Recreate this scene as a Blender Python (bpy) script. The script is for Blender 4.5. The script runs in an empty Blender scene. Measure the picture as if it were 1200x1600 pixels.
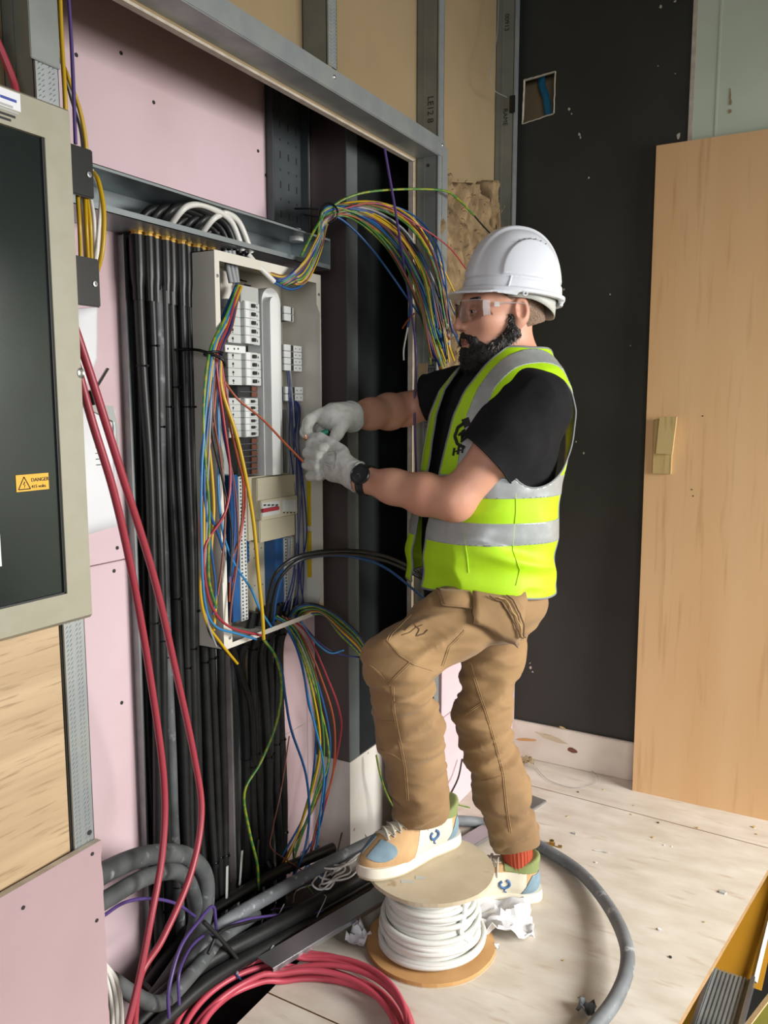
import bpy, bmesh, math, random
import numpy as np
from mathutils import Vector, Matrix, noise

random.seed(7)
SC = bpy.context.scene
COL = SC.collection

# ------------------------------------------------------------------ camera
CAM_H, FPX = 1.30, 1290.0
PITCH, YAW = math.radians(7.29), math.radians(29.5)
cam_data = bpy.data.cameras.new('camera')
cam_data.sensor_fit = 'VERTICAL'
cam_data.sensor_height = 36.0
cam_data.lens = FPX / 1600.0 * 36.0
cam_data.clip_start = 0.02
cam = bpy.data.objects.new('camera', cam_data)
COL.objects.link(cam)
cam.location = (0, 0, CAM_H)
cam.rotation_euler = (math.pi / 2 - PITCH, 0, YAW)
SC.camera = cam

# ------------------------------------------------------------------ light
world = bpy.data.worlds.new('world')
SC.world = world
world.use_nodes = True
bg = world.node_tree.nodes['Background']
bg.inputs[0].default_value = (0.80, 0.90, 1.0, 1)
bg.inputs[1].default_value = 0.55

def area_light(name, loc, target, sx, sy, power, col, spread=180):
    d = bpy.data.lights.new(name, 'AREA')
    d.shape = 'RECTANGLE'; d.size = sx; d.size_y = sy; d.energy = power; d.color = col; d.spread = math.radians(spread)
    o = bpy.data.objects.new(name, d); COL.objects.link(o)
    o.location = loc
    o.rotation_euler = (Vector(target) - Vector(loc)).to_track_quat('-Z', 'Y').to_euler()
    return o
# daylight through the side window, plus a weaker fill added behind the camera
area_light('side_window_daylight', (2.55, 2.05, 1.45), (-1.2, 1.85, -0.5), 1.9, 1.3, 100, (1.0, 0.975, 0.94), 112)
area_light('rear_fill', (1.5, -2.55, 1.6), (-0.6, 2.0, -0.2), 1.9, 1.4, 23, (0.97, 0.98, 1.0), 115)

vs = SC.view_settings
vs.view_transform = 'Standard'
vs.look = 'None'
vs.gamma = 1.0
vs.use_curve_mapping = False
vs.exposure = 0.1

# ------------------------------------------------------------------ geometry of the view used for measuring
_s, _c = math.sin(YAW), math.cos(YAW)
_st, _ct = math.sin(PITCH), math.cos(PITCH)
V_R = Vector((_c, _s, 0)); V_U = Vector((-_s * _st, _c * _st, _ct)); V_F = Vector((-_s * _ct, _c * _ct, -_st))
EYE = Vector((0, 0, CAM_H))
def at(u, v, X=None, Y=None, Z=None, t=None):
    """measured photograph point -> world point on the plane X, Y or Z (or at distance t)"""
    q = V_R * ((u - 600) / FPX) + V_U * (-(v - 800) / FPX) + V_F
    if X is not None: t = X / q.x
    elif Y is not None: t = Y / q.y
    elif Z is not None: t = (Z - CAM_H) / q.z
    return EYE + q * t

# ------------------------------------------------------------------ materials
def lin(c):
    if isinstance(c, str):
        c = tuple(int(c[i:i + 2], 16) / 255 for i in (0, 2, 4))
    return tuple((x / 12.92 if x <= 0.04045 else ((x + 0.055) / 1.055) ** 2.4) for x in c)
def mat(name, col, rough=0.6, metal=0.0, col2=None, scale=20.0, stretch=(1, 1, 1), bump=0.0, bscale=None, detail=4.0, lo=0.35, hi=0.65,
        col3=None, scale3=6.0, lo3=0.6, hi3=0.66, spec=0.5, trans=0.0, sheen=0.0, sss=0.0, coat=0.0, alpha=1.0, rot=(0, 0, 0), stretch3=(1, 1, 1), rvar=0.0):
    m = bpy.data.materials.new(name)
    m.use_nodes = True
    nt = m.node_tree; N = nt.nodes; L = nt.links
    b = N['Principled BSDF']
    b.inputs['Base Color'].default_value = (*lin(col), 1)
    b.inputs['Roughness'].default_value = rough
    b.inputs['Metallic'].default_value = metal
    b.inputs['Specular IOR Level'].default_value = spec
    b.inputs['Transmission Weight'].default_value = trans
    b.inputs['Sheen Weight'].default_value = sheen
    b.inputs['Coat Weight'].default_value = coat
    b.inputs['Alpha'].default_value = alpha
    if sss:
        b.inputs['Subsurface Weight'].default_value = sss
        b.inputs['Subsurface Radius'].default_value = (0.01, 0.004, 0.002)
        b.inputs['Subsurface Scale'].default_value = 0.6
    if col2 is None and not bump and col3 is None:
        return m
    tc = N.new('ShaderNodeTexCoord')
    mp = N.new('ShaderNodeMapping')
    mp.inputs['Scale'].default_value = stretch
    mp.inputs['Rotation'].default_value = rot
    L.new(tc.outputs['Object'], mp.inputs['Vector'])
    src = None
    if col2 is not None:
        n = N.new('ShaderNodeTexNoise'); n.inputs['Scale'].default_value = scale; n.inputs['Detail'].default_value = detail
        L.new(mp.outputs[0], n.inputs['Vector'])
        r = N.new('ShaderNodeValToRGB')
        r.color_ramp.elements[0].position = lo; r.color_ramp.elements[1].position = hi
        r.color_ramp.elements[0].color = (*lin(col), 1); r.color_ramp.elements[1].color = (*lin(col2), 1)
        L.new(n.outputs['Fac'], r.inputs['Fac'])
        src = r.outputs['Color']
        if rvar:
            mr = N.new('ShaderNodeMapRange'); mr.inputs['To Min'].default_value = max(0, rough - rvar); mr.inputs['To Max'].default_value = min(1, rough + rvar)
            L.new(n.outputs['Fac'], mr.inputs['Value']); L.new(mr.outputs[0], b.inputs['Roughness'])
    if col3 is not None:
        mp3 = N.new('ShaderNodeMapping'); mp3.inputs['Scale'].default_value = stretch3
        L.new(tc.outputs['Object'], mp3.inputs['Vector'])
        n3 = N.new('ShaderNodeTexNoise'); n3.inputs['Scale'].default_value = scale3; n3.inputs['Detail'].default_value = 6
        L.new(mp3.outputs[0], n3.inputs['Vector'])
        r3 = N.new('ShaderNodeValToRGB')
        r3.color_ramp.elements[0].position = lo3; r3.color_ramp.elements[1].position = hi3
        r3.color_ramp.elements[0].color = (0, 0, 0, 1); r3.color_ramp.elements[1].color = (1, 1, 1, 1)
        L.new(n3.outputs['Fac'], r3.inputs['Fac'])
        mx = N.new('ShaderNodeMix'); mx.data_type = 'RGBA'
        L.new(r3.outputs['Color'], mx.inputs[0])
        if src: L.new(src, mx.inputs[6])
        else: mx.inputs[6].default_value = (*lin(col), 1)
        mx.inputs[7].default_value = (*lin(col3), 1)
        src = mx.outputs[2]
    if src: L.new(src, b.inputs['Base Color'])
    if bump:
        nb = N.new('ShaderNodeTexNoise'); nb.inputs['Scale'].default_value = bscale or scale; nb.inputs['Detail'].default_value = 5
        L.new(mp.outputs[0], nb.inputs['Vector'])
        bp = N.new('ShaderNodeBump'); bp.inputs['Strength'].default_value = bump; bp.inputs['Distance'].default_value = 0.004
        L.new(nb.outputs['Fac'], bp.inputs['Height']); L.new(bp.outputs[0], b.inputs['Normal'])
    return m

def wood(name, c1, c2, c3, axis='z', scale=6.0, rough=0.55):
    """long-grained wood: stretched noise plus fine streaks"""
    st = {'z': (1, 1, .06), 'y': (1, .06, 1), 'x': (.06, 1, 1)}[axis]
    m = mat(name, c1, rough, 0, col2=c2, scale=scale, stretch=st, detail=8, lo=.3, hi=.7, col3=c3, scale3=scale * 6, lo3=.56, hi3=.78, stretch3=st, bump=.06, bscale=60)
    return m

M = {}
M['pink'] = mat('pink_plasterboard', 'c9aeb2', .85, col2='d2bac0', scale=3, bump=.03, bscale=150)
M['pink_edge'] = mat('plasterboard_core', 'bdb3a4', .9, col2='a89e90', scale=40)
M['pink_dark'] = mat('dark_mauve_plasterboard', 'ab9295', .85, col2='a48b8e', scale=4, bump=.03, bscale=150)  # darker mauve than the pink recess boards
M['lit_strip'] = mat('lit_corner_grey', '5f6666', .42, col2='565d5d', scale=9, col3='a8abab', scale3=14, lo3=.72, hi3=.75)
M['brown_board'] = mat('brown_paper_board', '94805f', .85, col2='887556', scale=2.5, bump=.03, bscale=120)
M['black_wall'] = mat('black_paint', '23241f', .55, col2='2a2b26', scale=4, col3='6d6d66', scale3=9, lo3=.74, hi3=.80, bump=.04, bscale=80)
M['column_paint'] = mat('dark_grey_paint', '47413f', .5, col2='4d4745', scale=5, col3='8d8782', scale3=16, lo3=.76, hi3=.79, bump=.05, bscale=50)
M['void_paint'] = mat('black_gloss_paint', '26292a', .34, col2='1f2223', scale=6, col3='8b8f8f', scale3=14, lo3=.76, hi3=.79, bump=.03, bscale=60)
M['white_chipped'] = mat('white_paint_chipped', 'd9d4cc', .6, col2='cdc7bd', scale=6, col3='8c5a48', scale3=9, lo3=.63, hi3=.65, bump=.05, bscale=50, stretch3=(1, 1, 1.6))
M['base_white'] = mat('baseboard_paint', 'ddd6ca', .5, col2='cfc6b8', scale=8, col3='b59a83', scale3=7, lo3=.70, hi3=.73, stretch3=(1, 1, 2.6), bump=.05, bscale=60)
M['green_board'] = mat('green_plasterboard', 'b7c2ae', .85, col2='bfc9b6', scale=5, col3='9a937f', scale3=10, lo3=.70, hi3=.76, stretch3=(1, 1, .35))
M['floor_ply'] = mat('dusty_plywood', 'bfb5a5', .7, col2='d4cec2', scale=15, stretch=(.5, 1.2, 1), detail=14, lo=.28, hi=.70, col3='b09a83', scale3=30, lo3=.60, hi3=.80, stretch3=(.25, 1.2, 1), bump=.12, bscale=90)
M['floor_ply_edge'] = wood('plywood_edge', '9a7a55', 'b8966c', '6d5238', 'y', 30)
M['ply'] = wood('leaning_plywood', 'cfa574', 'd6b082', 'bd9364', 'z', 7.0)
M['ply_edge'] = wood('plywood_edge_pale', 'c9a878', 'dcbf92', 'a5835a', 'z', 40)
M['oak_board'] = wood('wood_grain_board', 'a98f6e', 'bfa582', '7f6849', 'y', 34)
M['offcut'] = wood('timber_offcut', 'b39a62', 'c7b07c', '8b7443', 'z', 12)
M['galv'] = mat('galvanised_steel', 'a3a8a5', .45, .6, col2='92979a', scale=14, rvar=.1, bump=.02, bscale=60)
M['galv_dark'] = mat('galvanised_web', '8a8f8b', .5, .6, col2='7d827e', scale=10, rvar=.1)
M['tray_dark'] = mat('dark_tray_steel', '5c6366', .45, .5, col2='525a5d', scale=12)
M['trunk'] = mat('trunking_steel', '9aa3a6', .38, .55, col2='8e979a', scale=9, rvar=.08)
M['cab_grey'] = mat('cabinet_powder_coat', '9c9885', .45, col2='97937f', scale=30, bump=.02, bscale=400)
M['cab_glass'] = mat('smoked_window', '141a1a', .12, col2='1d2422', scale=3, spec=.6, col3='2c3433', scale3=4, lo3=.55, hi3=.75)
M['panel_white'] = mat('panel_enamel', 'd3cfc4', .38, col2='cdc9bd', scale=8)
M['panel_in'] = mat('panel_inner_enamel', 'c2bdaf', .42, col2='bcb7a9', scale=8)
M['plastic_white'] = mat('white_plastic', 'd8dad8', .35)
M['plastic_grey'] = mat('grey_plastic', 'a9aca8', .4)
M['plastic_lgrey'] = mat('light_grey_plastic', 'bfc2bf', .4)
M['plastic_beige'] = mat('beige_plastic', 'b5ae97', .45)
M['plastic_dark'] = mat('dark_plastic', '2b2c2d', .4)
M['plastic_blue'] = mat('blue_terminal_plastic', '1f5288', .35)
M['clear_bar'] = mat('busbar_grey_plastic', '75797a', .3)
M['brown_bar'] = mat('brown_busbar', '6d4433', .45)
M['yellow_bar'] = mat('yellow_terminal', 'c2a712', .4)
M['brass'] = mat('brass', 'b08d4a', .3, .9)
M['steel'] = mat('zinc_steel', 'b5b8ba', .3, .9)
M['copper'] = mat('copper', 'b8704a', .35, .9)
M['black_cable'] = mat('black_cable_sheath', '161717', .42, spec=.4, col2='1e1f1f', scale=30, bump=.04, bscale=120)
M['black_shroud'] = mat('black_shroud_rubber', '0c0c0d', .36, spec=.35)
M['grey_cable'] = mat('dusty_black_cable', '3b3e3e', .6, col2='55595a', scale=16, detail=8, col3='85888a', scale3=34, lo3=.62, hi3=.74, bump=.1, bscale=90)
M['dusty_grey_cable'] = mat('dusty_grey_cable', '5d6164', .6, col2='74797c', scale=14, detail=8, col3='a2a6a8', scale3=36, lo3=.60, hi3=.72, bump=.1, bscale=90)
M['red'] = mat('red_cable_sheath', '96333f', .42)
M['pinkred'] = mat('pink_red_cable_sheath', 'b84858', .42, col2='a93f4c', scale=8)
M['w_yellow'] = mat('yellow_wire', 'b99618', .38)
M['w_yg'] = mat('yellow_green_wire', '7f8b24', .38, col2='437634', scale=60, lo=.46, hi=.54)
M['w_green'] = mat('green_wire', '4b7c3a', .38)
M['w_blue'] = mat('blue_wire', '1a4c82', .36)
M['w_dblue'] = mat('dark_blue_wire', '1e2d66', .36)
M['w_lblue'] = mat('light_blue_wire', '2f78ab', .36)
M['w_brown'] = mat('brown_wire', '6e3a2c', .4)
M['w_red'] = mat('red_wire', '96303a', .38)
M['w_orange'] = mat('orange_brown_wire', '94482a', .4)
M['w_black'] = mat('black_wire', '1a1b1d', .36)
M['w_grey'] = mat('grey_wire', '8d9092', .4)
M['w_white'] = mat('white_wire', 'd5d3cc', .4)
M['w_purple'] = mat('purple_wire', '4c3a74', .4)
M['black_plastic'] = mat('black_bracket', '141414', .35)
M['paper'] = mat('paper', 'e6e7ea', .85, col2='dfe0e4', scale=5)
M['print'] = mat('print_black', '2a2a2c', .7)
M['print_blue'] = mat('print_blue', '3a4a9a', .7)
M['sign_yellow'] = mat('danger_yellow', 'e0a81a', .5)
M['blue_pipe'] = mat('blue_water_pipe', '1d6a8c', .4)
M['wool'] = mat('mineral_wool', '665339', .95, col2='917b5a', scale=22, stretch=(1, 1, .5), detail=9, bump=.8, bscale=40, col3='6f5a3e', scale3=30, lo3=.55, hi3=.7)
M['drum_board'] = mat('drum_fibreboard', 'b8a98e', .8, col2='c3b69d', scale=12, bump=.1, bscale=60, col3='a08c6c', scale3=20, lo3=.62, hi3=.7)
M['drum_board2'] = mat('drum_cardboard', 'b98d58', .8, col2='c59a66', scale=12, bump=.1, bscale=60)
M['cable_white'] = mat('white_flat_cable', 'd5d6d0', .38, col2='cccdc6', scale=10)
M['alu'] = mat('aluminium_lid', 'b9bbbd', .32, .9, col2='a6a8aa', scale=3)
M['yellow_board'] = mat('yellow_side_panel', 'b07d10', .6, col2='a57408', scale=5)
M['olive_board'] = mat('olive_board', '5f5a14', .6, col2='58520f', scale=6)
M['dark_floor'] = mat('dark_concrete', '4b4844', .9, col2='5a5751', scale=8, bump=.2, bscale=40)
M['recess_floor'] = mat('recess_floor_dirt', '2c2a28', .95, col2='3a3734', scale=20, bump=.5, bscale=40)
M['room_wall'] = mat('room_wall_paint', '8a867e', .8, col2='837f78', scale=3)
M['ceiling'] = mat('ceiling_paint', '7a7772', .85)

# ------------------------------------------------------------------ mesh helpers
class MB:
    """collects shapes; build() links them as one mesh object"""
    def __init__(s): s.v = []; s.f = []; s.mi = []; s.m = 0
    def add(s, vs, fs):
        o = len(s.v); s.v += [tuple(p) for p in vs]
        s.f += [tuple(i + o for i in f) for f in fs]; s.mi += [s.m] * len(fs)
        return s
    def box(s, x0, x1, y0, y1, z0, z1, b=0.0):
        x0, x1 = min(x0, x1), max(x0, x1); y0, y1 = min(y0, y1), max(y0, y1); z0, z1 = min(z0, z1), max(z0, z1)
        if b > 0:
            bm = bmesh.new(); bmesh.ops.create_cube(bm, size=1)
            for v in bm.verts:
                v.co = Vector(((x0 + x1) / 2 + v.co.x * (x1 - x0), (y0 + y1) / 2 + v.co.y * (y1 - y0), (z0 + z1) / 2 + v.co.z * (z1 - z0)))
            bmesh.ops.bevel(bm, geom=bm.edges[:], offset=min(b, .49 * min(x1 - x0, y1 - y0, z1 - z0)), segments=2, affect='EDGES')
            bm.verts.index_update()
            s.add([v.co[:] for v in bm.verts], [[v.index for v in f.verts] for f in bm.faces]); bm.free()
            return s
        return s.add([(x0, y0, z0), (x1, y0, z0), (x1, y1, z0), (x0, y1, z0), (x0, y0, z1), (x1, y0, z1), (x1, y1, z1), (x0, y1, z1)],
                     [(0, 3, 2, 1), (4, 5, 6, 7), (0, 1, 5, 4), (1, 2, 6, 5), (2, 3, 7, 6), (3, 0, 4, 7)])
    def prism(s, poly, d):
        """planar polygon (3D points) extruded by the vector d"""
        n = len(poly); d = Vector(d)
        vs = [Vector(p) for p in poly] + [Vector(p) + d for p in poly]
        return s.add(vs, [tuple(range(n))[::-1], tuple(range(n, 2 * n))] + [(i, (i + 1) % n, n + (i + 1) % n, n + i) for i in range(n)])
    def obox(s, c, ax, ay, az):
        c, ax, ay, az = Vector(c), Vector(ax), Vector(ay), Vector(az)
        vs = [c + ax * i + ay * j + az * k for k in (-1, 1) for (i, j) in ((-1, -1), (1, -1), (1, 1), (-1, 1))]
        return s.add(vs, [(0, 3, 2, 1), (4, 5, 6, 7), (0, 1, 5, 4), (1, 2, 6, 5), (2, 3, 7, 6), (3, 0, 4, 7)])
    def cyl(s, a, b, r, n=12, r2=None):
        return s.tube([a, b], [r, r if r2 is None else r2], n)
    def tube(s, pts, r, n=8, flat=1.0, caps=True):
        pts = [Vector(p) for p in pts]; k = len(pts)
        rs = r if isinstance(r, (list, tuple)) else [r] * k
        tan = []
        for i in range(k):
            d = pts[min(i + 1, k - 1)] - pts[max(i - 1, 0)]
            tan.append(d.normalized() if d.length > 1e-9 else Vector((0, 0, 1)))
        up = Vector((0, 0, 1)) if abs(tan[0].z) < .9 else Vector((1, 0, 0))
        u = tan[0].cross(up).normalized()
        vs = []; fs = []
        for i in range(k):
            u = (u - tan[i] * u.dot(tan[i])); u = u.normalized() if u.length > 1e-9 else tan[i].orthogonal().normalized()
            w = tan[i].cross(u)
            for j in range(n):
                a = 2 * math.pi * j / n
                vs.append(pts[i] + u * (math.cos(a) * rs[i]) + w * (math.sin(a) * rs[i] * flat))
        for i in range(k - 1):
            for j in range(n):
                fs.append((i * n + j, i * n + (j + 1) % n, (i + 1) * n + (j + 1) % n, (i + 1) * n + j))
        if caps:
            fs.append(tuple(range(n))[::-1]); fs.append(tuple(range((k - 1) * n, k * n)))
        return s.add(vs, fs)
    def lathe(s, prof, c=(0, 0, 0), n=32, ax=None, closed=False):
        """profile [(radius, height)] turned about the axis ax through c"""
        c = Vector(c); az = Vector(ax or (0, 0, 1)).normalized(); ux = az.orthogonal().normalized(); uy = az.cross(ux)
        vs = []; fs = []; k = len(prof)
        for (r, h) in prof:
            for j in range(n):
                a = 2 * math.pi * j / n
                vs.append(c + az * h + ux * (r * math.cos(a)) + uy * (r * math.sin(a)))
        for i in range(k - 1 if not closed else k):
            for j in range(n):
                i2 = (i + 1) % k
                fs.append((i * n + j, i * n + (j + 1) % n, i2 * n + (j + 1) % n, i2 * n + j))
        if not closed:
            fs.append(tuple(range(n))[::-1]); fs.append(tuple(range((k - 1) * n, k * n)))
        return s.add(vs, fs)
    def mesh(s, name):
        me = bpy.data.meshes.new(name); me.from_pydata(s.v, [], s.f)
        me.validate(); return me
    def build(s, name, m, parent=None, smooth=False, ang=40):
        me = s.mesh(name)
        ms = m if isinstance(m, (list, tuple)) else [m]
        for q in ms: me.materials.append(q if not isinstance(q, str) else M[q])
        if len(ms) > 1:
            me.polygons.foreach_set('material_index', s.mi[:len(me.polygons)])
        bm = bmesh.new(); bm.from_mesh(me); bmesh.ops.recalc_face_normals(bm, faces=bm.faces[:])
        if smooth:
            for f in bm.faces: f.smooth = True
            for e in bm.edges:
                if len(e.link_faces) == 2 and e.calc_face_angle(0) > math.radians(ang): e.smooth = False
        bm.to_mesh(me); bm.free()
        return link(name, me, parent)

def link(name, data, parent=None):
    o = bpy.data.objects.new(name, data); COL.objects.link(o)
    if parent is not None: o.parent = parent; o.matrix_parent_inverse = parent.matrix_basis.inverted() if parent.type == 'EMPTY' or True else Matrix()
    return o
def tag(o, label=None, cat=None, group=None, kind=None):
    if label: o['label'] = label
    if cat: o['category'] = cat
    if group: o['group'] = group
    if kind: o['kind'] = kind
    return o
def thing(name, label, cat, loc=(0, 0, 0), group=None, kind=None):
    o = bpy.data.objects.new(name, None); COL.objects.link(o)
    o.location = loc; o.empty_display_size = .05
    return tag(o, label, cat, group, kind)
def struct(o, label=None, cat=None): return tag(o, label, cat, None, 'structure')

def smooth_path(pts, sub=6):
    """Catmull-Rom through the points"""
    P = [Vector(p) for p in pts]
    if len(P) < 3: return P
    P = [P[0] * 2 - P[1]] + P + [P[-1] * 2 - P[-2]]
    out = []
    for i in range(1, len(P) - 2):
        a, b, c, d = P[i - 1], P[i], P[i + 1], P[i + 2]
        for k in range(sub):
            t = k / sub
            out.append(.5 * ((2 * b) + (c - a) * t + (2 * a - 5 * b + 4 * c - d) * t * t + (3 * b - a - 3 * c + d) * t ** 3))
    out.append(P[-2]); return out
def cable(name, pts, r, m, label, cat='cable', group=None, n=8, sub=6, parent=None, flat=1.0):
    o = MB().tube(smooth_path(pts, sub), r, n, flat).build(name, m, parent, smooth=True, ang=60)
    if parent is None: tag(o, label, cat, group)
    return o
def text_mesh(body, size, origin, ux, uy, ext=.0004):
    """flat lettering: mesh lying in the plane ux, uy at origin"""
    cu = bpy.data.curves.new('lettering', 'FONT'); cu.body = body; cu.size = size; cu.extrude = ext
    o = bpy.data.objects.new('lettering', cu); COL.objects.link(o)
    dg = bpy.context.evaluated_depsgraph_get(); dg.update()
    me = bpy.data.meshes.new_from_object(o.evaluated_get(dg))
    bpy.data.objects.remove(o); bpy.data.curves.remove(cu)
    ux = Vector(ux).normalized(); uy = Vector(uy).normalized(); uz = ux.cross(uy)
    Mx = Matrix((ux, uy, uz)).transposed().to_4x4(); Mx.translation = Vector(origin)
    me.transform(Mx)
    return me
def lettering(body, size, origin, ux, uy, m, parent, name='lettering'):
    me = text_mesh(body, size, origin, ux, uy); me.materials.clear(); me.materials.append(M[m] if isinstance(m, str) else m)
    return link(name, me, parent)
# ================================================================== THE SETTING
XF, XB, XR = -1.06, -1.13, -1.37      # front of the stud wall, its far board, back of the recess
YC, YB = 2.0, 2.83                    # return of the recess, dark end wall

# floor: plywood sheets with open joints, the recess floor, the lower floor beside the deck
floor = struct(MB().box(-1.6, 2.6, -2.6, 3.3, -1.02, -1.0).build('floor', 'dark_floor'), 'dark concrete floor below the plywood deck')
def floor_sheet(poly, th=.018):
    mb = MB(); mb.prism([(x, y, -th) for x, y in poly], (0, 0, th)); mb.mi = [0] * 2 + [1] * len(poly)
    return mb.build('floor_sheet', ['floor_ply', 'floor_ply_edge'], floor)
floor_sheet([(-1.06, .35), (-.45, .35), (-.30, 1.335), (-1.06, 1.345)])
floor_sheet([(-1.06, 1.349), (-.2995, 1.339), (-.1135, 2.563), (-.915, 2.608), (-1.06, 2.616)])
floor_sheet([(-1.06, 2.620), (-.915, 2.612), (-.1128, 2.567), (.45, 2.535), (.45, YB), (-1.06, YB)])
MB().box(-1.075, -1.05, .35, YB, -.25, -.0185).box(-.95, -.90, .4, 2.5, -.12, -.0185).box(-.40, -.352, 1.0, 2.5, -.12, -.0185).build('deck_joist', 'floor_ply_edge', floor)
struct(MB().box(XR - .05, -1.075, -.6, YB, -.30, -.13).build('floor_recess', 'recess_floor'), 'dirty floor of the cable recess')
struct(MB().box(-1.2, 2.6, 2.845, 2.9, -1.0, -.02).box(.45, 2.6, 2.4, 2.9, -.03, 0).build('floor_landing', 'dark_floor'), 'edge of the landing beyond the deck')

# recess back wall: pink boards with a joint, screws
wall_recess = struct(MB().box(-1.46, -1.392, -2.6, YC + .02, -.3, 3.0).build('wall_recess', 'pink_edge'), 'back wall of the cable recess')
ZJ = .968
for (y0, y1, z0, z1) in ((.3, 1.80, ZJ + .0012, 2.6), (.3, 1.80, -.3, ZJ - .0012), (1.955, YC, -.3, 2.6), (1.8015, 1.9535, -.3, 1.66), (-2.6, .2985, -.3, 2.6)):
    MB().box(-1.392, XR, y0, y1, z0, z1, .0015).build('plasterboard_panel', 'pink', wall_recess)
scr = [(119, 86), (189, 83), (240, 160), (183, 856), (178, 892), (190, 1098), (403, 236), (415, 274), (250, 1600), (341, 1151), (338, 1249), (218, 1210)]
sm = None
for (u, v) in scr:
    p = at(u, v, X=XR)
    if sm is None:
        o = MB().cyl((-.0012, 0, 0), (.0012, 0, 0), .0042, 10).build('screw', 'plastic_dark', wall_recess); sm = o.data
    else: o = link('screw', sm, wall_recess)
    o.matrix_parent_inverse = Matrix(); o.location = p
# faint lines scored on the pink board, lower joint
MB().box(XR, XR + .0006, 1.53, 1.66, .395, .3975).box(XR, XR + .0006, 1.82, 1.99, .36, .3625).build('board_joint', 'pink_edge', wall_recess)

# dark return and black wall behind the opening
wc = struct(MB().box(-1.46, -1.25, YC, 3.3, .24, 3.0).build('wall_column', ['column_paint', 'void_paint']), 'dark painted return wall beside the distribution board')
for p in wc.data.polygons:
    if p.normal.x > .5: p.material_index = 1
struct(MB().box(-1.46, -1.247, YC - .003, 3.3, -.3, .243).build('wall_column_base', 'white_chipped'), 'white chipped plaster base of the dark return wall')
MB().box(-1.2518, -1.2485, 1.9985, 2.055, .245, 2.9).build('lit_edge', 'lit_strip', wc)  # lit edge of the black wall, put in as a lighter grey strip

# stud wall in front: far-side brown boards, head track, studs
wl = struct(MB().box(-1.145, XB, -2.6, .86, .9, 3.0).box(-1.145, XB, .86, 2.17, 1.992, 3.0).box(-1.145, XB, 2.17, YB, -.02, 3.0).build('wall_left', 'brown_board'), 'brown board showing between the metal studs')
MB().box(-1.1455, XB + .0005, .88, 2.172, 1.987, 1.9925).box(-1.1455, XB + .0005, 2.166, 2.1715, -.02, 1.99).build('board_edge', 'pink_edge', wl)
struct(MB().box(-1.46, -1.147, 3.25, 3.3, -.3, 3.0).build('wall_void_end', 'void_paint'), 'dark end of the void behind the studs')
def stud(y, z0, z1, label, fl=.034, lip=-1, depth=(XB + .001, XF), m='galv_dark', text=()):
    t = thing('metal_stud', label, 'metal stud', ((depth[0] + depth[1]) / 2, y, z0), 'metal wall studs', 'structure')
    web = MB().box(depth[0], depth[1] - .004, y, y + .0012, z0, z1); web.box(depth[0] + .022, depth[0] + .027, y - .0012, y, z0, z1)
    web.build('web', m, t)
    f = MB().box(depth[1] - .0012, depth[1], y, y + fl, z0, z1)
    f.box(depth[1] - .006, depth[1] - .0012, y, y + .0012, z0, z1); f.box(depth[1] - .012, depth[1], y + fl - .0012, y + fl, z0, z1)
    f.box(depth[0], depth[0] + .0012, y, y + fl, z0, z1)
    f.build('flange', 'galv', t)
    k = MB(); n = int((z1 - z0) / .0075)            # knurled rows on the front flange
    for i in range(n):
        for yy in (y + .005, y + .0115, y + .0235, y + .030):
            zz = z0 + (i + .5) * (z1 - z0) / n
            k.add([(depth[1], yy - .0028, zz - .003), (depth[1], yy + .0028, zz + .0008), (depth[1], yy + .0028, zz + .003), (depth[1] + .001, yy, zz)], [(0, 1, 3), (1, 2, 3), (2, 0, 3)])
    k.build('knurl', 'galv', t)['kind'] = 'stuff'
    for (s, size, zt, xo) in text:
        lettering(s, size, (depth[0] + xo, y - .0006, zt), (0, 0, -1), (1, 0, 0), 'print', t)
    return t
stud(1.625, 2.05, 3.0, 'upright metal stud above the middle of the head track')
jamb = stud(2.183, 0.0, 3.0, 'metal stud forming the jamb behind the worker, printed with black lettering',
     text=(('LE12 8', .026, 2.16, .035), ('RAME', .03, 1.475, .042), ('S1S', .03, 1.275, .035), ('009131', .034, 1.20, .035), ('09 252', .026, 1.075, .035), ('\u2022 1X', .026, .80, .035)))
MB().box(XB + .012, XB + .040, 2.1815, 2.183, 1.365, 1.425).build('web_hole', 'brown_board', jamb)
MB().cyl((XB + .038, 2.1822, 1.975), (XB + .038, 2.1815, 1.975), .005, 12).build('screw_hole', 'plastic_dark', jamb)
stud(2.765, 0.6, 3.0, 'upright metal stud in the corner against the black wall', text=(('00913', .022, 2.6, .03), ('RAME', .022, 2.3, .03)))
ljamb = stud(.852, .2, 2.0, 'metal stud with a knurled flange beside the grey cabinet', fl=.040)
MB().box(XF, XF + .004, .842, .893, 1.795, 2.1, .001).build('sleeve', 'galv_dark', ljamb)
MB().cyl((XF, .882, .60), (XF + .0015, .882, .60), .0042, 10).build('screw_hole', 'plastic_dark', ljamb)

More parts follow.
